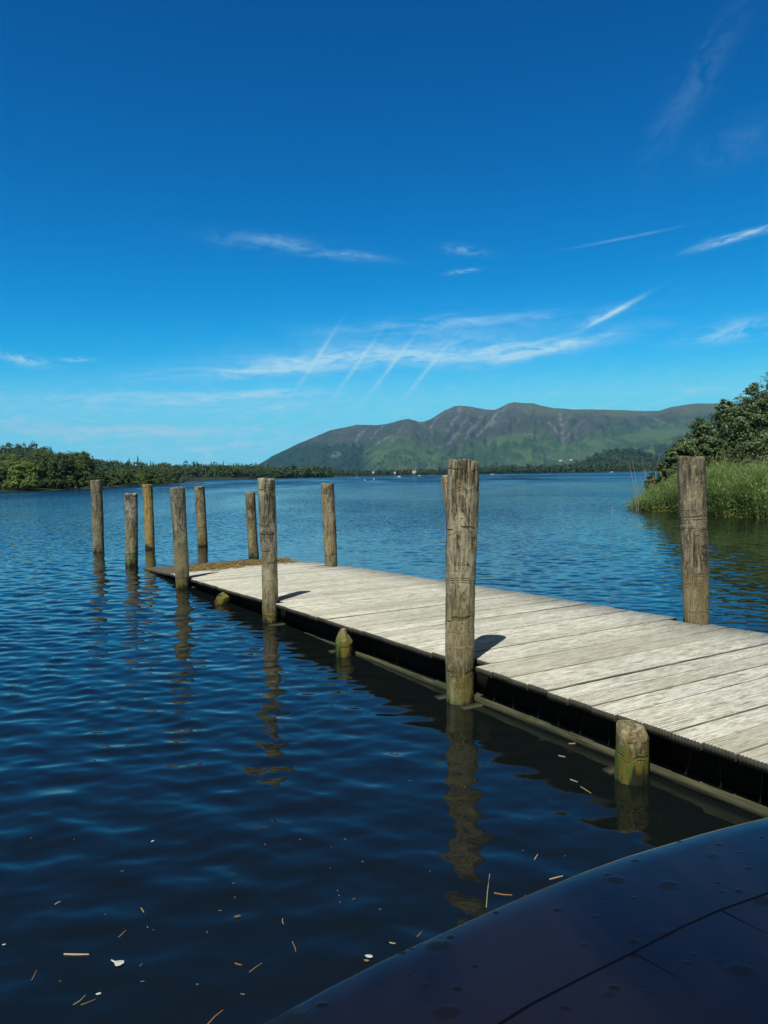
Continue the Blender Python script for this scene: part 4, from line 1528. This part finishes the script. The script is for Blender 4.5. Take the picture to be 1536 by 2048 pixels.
    # seams: one following the edge, two between boards
    ms = simple_mat("seam_caulk", (0.001, 0.002, 0.005), .9, .2, 10, 0.05)

    def seam(pl, w=.0035):
        pr_ = [limb(Vector(a) - off, Vector(b2) - off, w, w, 6, 0, None, 1) for a, b2 in zip(pl[:-1], pl[1:])]
        v, f = join_np(pr_)
        link("seam", npmesh("seam", v, f), ms, e, smooth=True)
    zs = zt + .0045
    seam([at_z(a, b_, zs) for a, b_ in ((960, 2075), (1060, 2012), (1160, 1960), (1270, 1905), (1360, 1858), (1440, 1822), (1536, 1788))])
    seam([at_z(a, b_, zs) for a, b_ in ((1268, 1908), (1380, 1972), (1500, 2045))])
    seam([at_z(a, b_, zs) for a, b_ in ((1444, 1824), (1500, 1853), (1560, 1885))])


boat()

# ------------------------------------------------------------------ floating bits
M_st_p = simple_mat("pale_reed_straw", (0.396, 0.302, 0.187), .7, .3, 30)
M_st_y = simple_mat("yellow_straw", (0.274, 0.230, 0.086), .7, .3, 30)
M_st_o = simple_mat("orange_brown_stalk", (0.245, 0.122, 0.043), .7, .3, 30)
M_white = simple_mat("white_feather_vane", (0.42, 0.44, 0.41), .7, .3, 30)
STICKS = [
    (153, 1908, 50, 0, 3.2, M_st_p, "thick pale reed stem floating level in the lower left water"),
    (115, 1805, 13, 30, 1.8, M_st_p, "tiny pale straw alone at far left above the thick reed stem"),
    (285, 1819, 12, -60, 1.8, M_st_y, "tiny tilted straw above and right of the thick reed stem"),
    (68, 1948, 24, 65, 1.6, M_st_o, "thin brown straw left of and below the thick reed stem"),
    (244, 1867, 20, 42, 1.8, M_st_o, "small brown straw just above the white feather"),
    (158, 1996, 32, 40, 1.8, M_st_y, "yellow straw in the bottom left, beside a brown one"),
    (176, 2000, 32, 22, 1.5, M_st_o, "thin brown straw crossing under the bottom left yellow one"),
    (430, 2032, 44, 43, 2.2, M_st_o, "orange stalk cut off by the bottom edge of the picture"),
    (588, 1893, 24, -72, 1.5, M_st_o, "thin reddish stalk left of the white petal"),
    (511, 1934, 32, 36, 1.6, M_st_o, "brown straw slanting up left of the boat edge"),
    (477, 1926, 14, -15, 2.0, M_st_o, "short brown chip next to the slanting straw"),
    (566, 1842, 11, -80, 1.5, M_st_y, "tiny upright straw above the reddish stalk"),
    (785, 1885, 12, -10, 2.0, M_st_p, "small pale chip near the boat edge, right of the petal"),
    (839, 1867, 18, 55, 1.8, M_st_o, "brown straw touching the boat edge at its middle"),
    (976, 1782, 66, 84, 1.7, M_st_y, "long thin yellow straw over the near post's reflection"),
    (1006, 1786, 36, -5, 2.3, M_st_o, "orange stalk right of the long yellow straw"),
    (1112, 1755, 28, 14, 2.2, M_st_p, "pale straw by the boat edge below the jetty's reflection"),
    (1072, 1712, 14, 60, 1.6, M_st_p, "tiny pale straw above the one by the boat edge"),
    (1148, 1561, 16, -20, 1.6, M_st_p, "short pale straw left of the mossy short pile"),
    (1172, 1580, 26, -35, 1.6, M_st_y, "curved straw in the dark water below the mossy pile's beam"),
    (1152, 1486, 30, 4, 2.0, M_st_y, "yellow-green straw in the shade of the jetty near the rail"),
    (1164, 1484, 22, -42, 1.8, M_st_p, "pale straw crossing the yellow-green one in the jetty's shade"),
    (1124, 1512, 14, -10, 1.5, M_st_p, "tiny pale straw in the jetty's shade, lowest of three"),
]


def wz(p):
    return float(wave_h(np.array([p.x]), np.array([p.y]), np.array([max(.006, p.y * .0046)]))[0])


for i, (px, py, L, a, w, mt, lb) in enumerate(STICKS):
    c = at_z(px, py, 0.004)
    h = L / 2
    p0 = at_z(px - h * math.cos(rad(a)), py + h * math.sin(rad(a)), .004)
    p1 = at_z(px + h * math.cos(rad(a)), py - h * math.sin(rad(a)), .004)
    r = w * c.y / F / 2 * 1.25
    for p in (p0, p1, c): p.z = wz(p) + r * .5
    rg = np.random.default_rng(500 + i)
    mid = (p0 + p1) / 2 + Vector((rg.normal(0, .004), rg.normal(0, .004), 0))
    mid.z = c.z
    v, f = join_np([limb(p0 - c, mid - c, r, r, 6, 0, rg, 4), limb(mid - c, p1 - c, r, r * .7, 6, 0, rg, 4)])
    o = link("straw", npmesh("straw", v, f), mt, smooth=True)
    o.location = c
    tag(o, lb, "straw", "bits of reed floating on the water")


def flake(name, px, py, shape, mt, label, cat, scale=1.0, ang_=0.0):
    """curled flat thing: shape = outline points in metres"""
    c = at_z(px, py, 0.0); c.z = wz(c) + .006
    bm = bmesh.new()
    ca, sa = math.cos(ang_), math.sin(ang_)
    cv = bm.verts.new((0, 0, .004 * scale))
    vs = [bm.verts.new(((x * ca - y * sa) * scale, (x * sa + y * ca) * scale, .012 * (x * x + y * y) ** .5 / .05 * .3)) for x, y in shape]
    for i in range(len(vs)):
        bm.faces.new((cv, vs[i], vs[(i + 1) % len(vs)]))
    r = bmesh.ops.extrude_face_region(bm, geom=bm.faces[:])
    for v in r['geom']:
        if isinstance(v, bmesh.types.BMVert): v.co.z -= .0015
    bmesh.ops.recalc_face_normals(bm, faces=bm.faces[:])
    me = bpy.data.meshes.new(name); bm.to_mesh(me); bm.free()
    o = link(name, me, mt, smooth=False)
    o.location = c
    tag(o, label, cat)
    return o


fe = [(-.045, .004), (-.02, .006), (0, .022), (.02, .030), (.036, .016), (.034, -.006), (.02, -.022), (.004, -.018), (-.012, -.006), (-.045, -.002)]
flake("feather", 234, 1929, fe, M_white, "small white feather floating in the lower left water", "feather", .85, -.5)
pt_ = [(-.022, 0), (-.01, .010), (.008, .012), (.02, .004), (.018, -.008), (0, -.012), (-.014, -.008)]
flake("petal", 738, 1917, pt_, M_white, "small white petal floating at the boat's edge", "petal", .9, -.3)
flake("leaf", 733, 1926, pt_, M_st_o, "tiny orange leaf touching the white petal", "leaf", .6, -.3)
flake("leaf", 475, 1834, pt_, simple_mat("brown_leaf", (.10, .075, .045)), "small brown rounded leaf on the wave crest", "leaf", .85, .3)
flake("petal", 197, 1987, pt_, M_white, "tiny white petal near the bottom left straws", "petal", .55, .3)
flake("petal", 8, 1890, pt_, M_white, "tiny white petal at the far left edge of the water", "petal", .4, .3)
flake("petal", 305, 1683, pt_, M_white, "small pale petal alone in the middle left water", "petal", .55, 1.0)

specks = [(63, 1678), (148, 1680), (210, 1830), (295, 1855), (307, 1860), (245, 1745), (663, 1695), (675, 1780), (678, 1790), (467, 1770),
          (470, 1795), (414, 1865), (282, 1932), (285, 1965), (395, 1972), (485, 1988), (440, 1820), (660, 1737), (690, 1678), (725, 1725),
          (680, 1805), (708, 1798), (760, 1820), (1050, 1790), (1130, 1711), (1046, 1700), (860, 1745), (600, 1680), (530, 1690), (120, 1960),
          (1060, 1640), (1100, 1600), (950, 1560), (820, 1560), (930, 1575)]
pr = []
rgs = np.random.default_rng(90)
for (px, py) in specks:
    c = at_z(px, py, 0); z = wz(c)
    a = rgs.uniform(0, 3.1); L = rgs.uniform(.004, .010)
    d = np.array([math.cos(a), math.sin(a), 0]) * L
    cc = np.array([c.x, c.y, z + .002])
    pr.append(limb(cc - d, cc + d, .0016, .0010, 5, 0, None, 1))
v, f = join_np(pr)
o = link("floating_specks", npmesh("floating_specks", v, f), simple_mat("speck_brown", (0.26, 0.22, 0.13)))
tag(o, "scattered tiny pale specks of plant matter floating on the near water", "specks", kind='stuff')

# ------------------------------------------------------------------ far shore details
M_wall = simple_mat("white_render", (0.55, 0.54, 0.50), .8, .05, .5)
M_cream = simple_mat("cream_render", (0.62, 0.56, 0.40), .8, .05, .5)
M_slate = simple_mat("slate_roof", (0.09, 0.095, 0.11), .6, .2, .5)
M_glassd = simple_mat("dark_window", (0.02, 0.02, 0.025), .2, .1, .5)


def house(px, py, d, w, h, mw, label):
    p = at_y(px, py, d)
    x = p.x
    z = p.z
    e = empty("house", (x, d, z), 0.2)
    tag(e, label, "house", "houses on the far shore")
    dp = w * .5
    v, f = box(-w / 2, w / 2, 0, dp, -6, h)
    link("wall", npmesh("wall", v, f), mw, e)
    ov = .3; rh = h * .45
    v = np.array([[-w / 2 - ov, -ov, h + .02], [w / 2 + ov, -ov, h + .02], [w / 2 + ov, dp + ov, h + .02], [-w / 2 - ov, dp + ov, h + .02],
                  [-w / 2 - ov, dp / 2, h + rh], [w / 2 + ov, dp / 2, h + rh]])
    me = bpy.data.meshes.new("roof")
    me.from_pydata([tuple(a) for a in v], [], [(0, 1, 5, 4), (2, 3, 4, 5), (3, 0, 4), (1, 2, 5), (3, 2, 1, 0)])
    r = link("roof", me, M_slate, e)
    v, f = box(w * .3, w * .3 + 1, dp / 2 - .5, dp / 2 + .5, h + rh * .5, h + rh + 1.2)
    link("chimney", npmesh("chimney", v, f), mw, r)
    for k in range(3):
        cx_ = -w / 2 + w * (k + .5) / 3
        v, f = box(cx_ - .8, cx_ + .8, -.05, -.003, h * .45, h * .45 + 1.8)
        link("window", npmesh("window", v, f), M_glassd, e)


house(829, 944.5, 1690, 8, 4, M_cream, "cream house among the trees on the middle far shore")
house(790, 945, 1690, 4, 2.4, M_wall, "small white boathouse left of the cream house")
house(747, 944, 1695, 4.5, 2.4, M_wall, "small white cottage furthest left on the far shore")
house(1122, 922, 4200, 18, 6, M_wall, "white farmhouse on the foot of the fell, left of a pair")
house(1143, 921, 4200, 16, 7, M_wall, "white farmhouse on the foot of the fell, right of a pair")

M_buoy = simple_mat("white_float", (0.6, 0.6, 0.58), .5, .05, 2)


def buoy(px, d, r, label):
    e = empty("buoy", ((px - 768) / F * d, d, 0))
    tag(e, label, "buoy", "white mooring buoys on the lake")
    v = IV3 * np.array([r, r, r * .9]) + np.array([0, 0, r * .35])
    link("float", npmesh("float", v, IF3.copy()), M_buoy, e, smooth=True)
    v, f = limb((0, 0, r), (0, 0, r * 1.9), r * .12, r * .12, 8)
    link("ring_stem", npmesh("ring_stem", v, f), M_slate, e)


buoy(731, 320, .28, "nearest white mooring buoy, out on the open lake")
buoy(749, 400, .40, "white mooring buoy left of the middle far-shore houses")
buoy(716, 700, .45, "furthest left white mooring buoy, close under the far shore")


def small_boat(px, d, L, label, mast=False, rz=0.1):
    e = empty("moored_boat", ((px - 768) / F * d, d, 0), rz)
    tag(e, label, "boat", "small white boats moored on the lake")
    st_ = [(-.5, .36), (-.3, .42), (0, .42), (.25, .34), (.42, .16), (.5, .02)]
    Vv = []
    for (fx_, fw) in st_:
        x = fx_ * L; w = fw * L * .4
        Vv += [(x, -w, .75 + .2 * max(0, fx_)), (x, -w * .7, -.1), (x, w * .7, -.1), (x, w, .75 + .2 * max(0, fx_))]
    Fq = []
    for i in range(len(st_) - 1):
        for j in range(4):
            j2 = (j + 1) % 4
            Fq.append((i * 4 + j, i * 4 + j2, (i + 1) * 4 + j2, (i + 1) * 4 + j))
    Fq += [(0, 3, 2, 1), (20, 21, 22, 23)]
    link("hull", npmesh("hull", np.array(Vv), np.array(Fq)), M_buoy, e)
    v, f = box(-L * .12, L * .22, -L * .09, L * .09, .76, 1.35)
    v[4:, 0] *= .8; v[4:, 1] *= .8
    link("cabin", npmesh("cabin", v, f), M_buoy, e)
    if mast:
        v, f = limb((0.2, 0, 1.36), (0.2, 0, 1.36 + L * 1.1), .06, .03, 6)
        link("mast", npmesh("mast", v, f), M_buoy, e)


small_boat(799, 640, 3.2, "little white boat in mid-lake below the boathouse")
small_boat(985, 1150, 6.5, "white boat just right of the nearest post, far across the lake", False, .3)
small_boat(1224, 1350, 7, "long white boat under the wooded knoll on the far shore", False, .05)
small_boat(840, 900, 4.0, "small white boat below the cream house", False, .6)

# a gull, a speck in the sky
def bird():
    p = at_y(1397, 765, 220)
    e = empty("bird", p)
    tag(e, "tiny dark bird flying above the alders", "bird")
    v = IV2 * np.array([.22, .06, .06])
    me = npmesh("body", v, IF2.copy())
    link("body", me, M_slate, e, smooth=True)
    for sgn in (-1, 1):
        vv = [(.08, sgn * .04, .02), (-.08, sgn * .04, .02), (-.06, sgn * .30, .12), (.06, sgn * .30, .14), (-.12, sgn * .62, .04), (-.02, sgn * .62, .05)]
        bm = bmesh.new(); vs = [bm.verts.new(a) for a in vv]
        bm.faces.new((vs[0], vs[1], vs[2], vs[3])); bm.faces.new((vs[3], vs[2], vs[4], vs[5]))
        r = bmesh.ops.extrude_face_region(bm, geom=bm.faces[:])
        for x in r['geom']:
            if isinstance(x, bmesh.types.BMVert): x.co.z -= .012
        bmesh.ops.recalc_face_normals(bm, faces=bm.faces[:])
        me = bpy.data.meshes.new("wing"); bm.to_mesh(me); bm.free()
        link("wing", me, M_slate, e)
    e.rotation_euler = (0, .1, 1.6)


bird()

# ------------------------------------------------------------------ haze
v, f = box(-26000, 19000, -60, 11600, -5.5, 860)
hz = npmesh("haze", v, f)
hm = bpy.data.materials.new("pale_air")
hm.use_nodes = True
hm.node_tree.nodes.clear()
q = NT(hm.node_tree)
ho = q.n('ShaderNodeOutputMaterial')
pv = q.n('ShaderNodeVolumePrincipled')
pv.inputs['Color'].default_value = (0.14, 0.58, 1.0, 1)
pv.inputs['Density'].default_value = 4.0e-5
pv.inputs['Anisotropy'].default_value = 0.0
q.nt.links.new(pv.outputs[0], ho.inputs['Volume'])
o = link("haze", hz, hm)
tag(o, "thin blue haze over the lake and fells", kind='stuff')
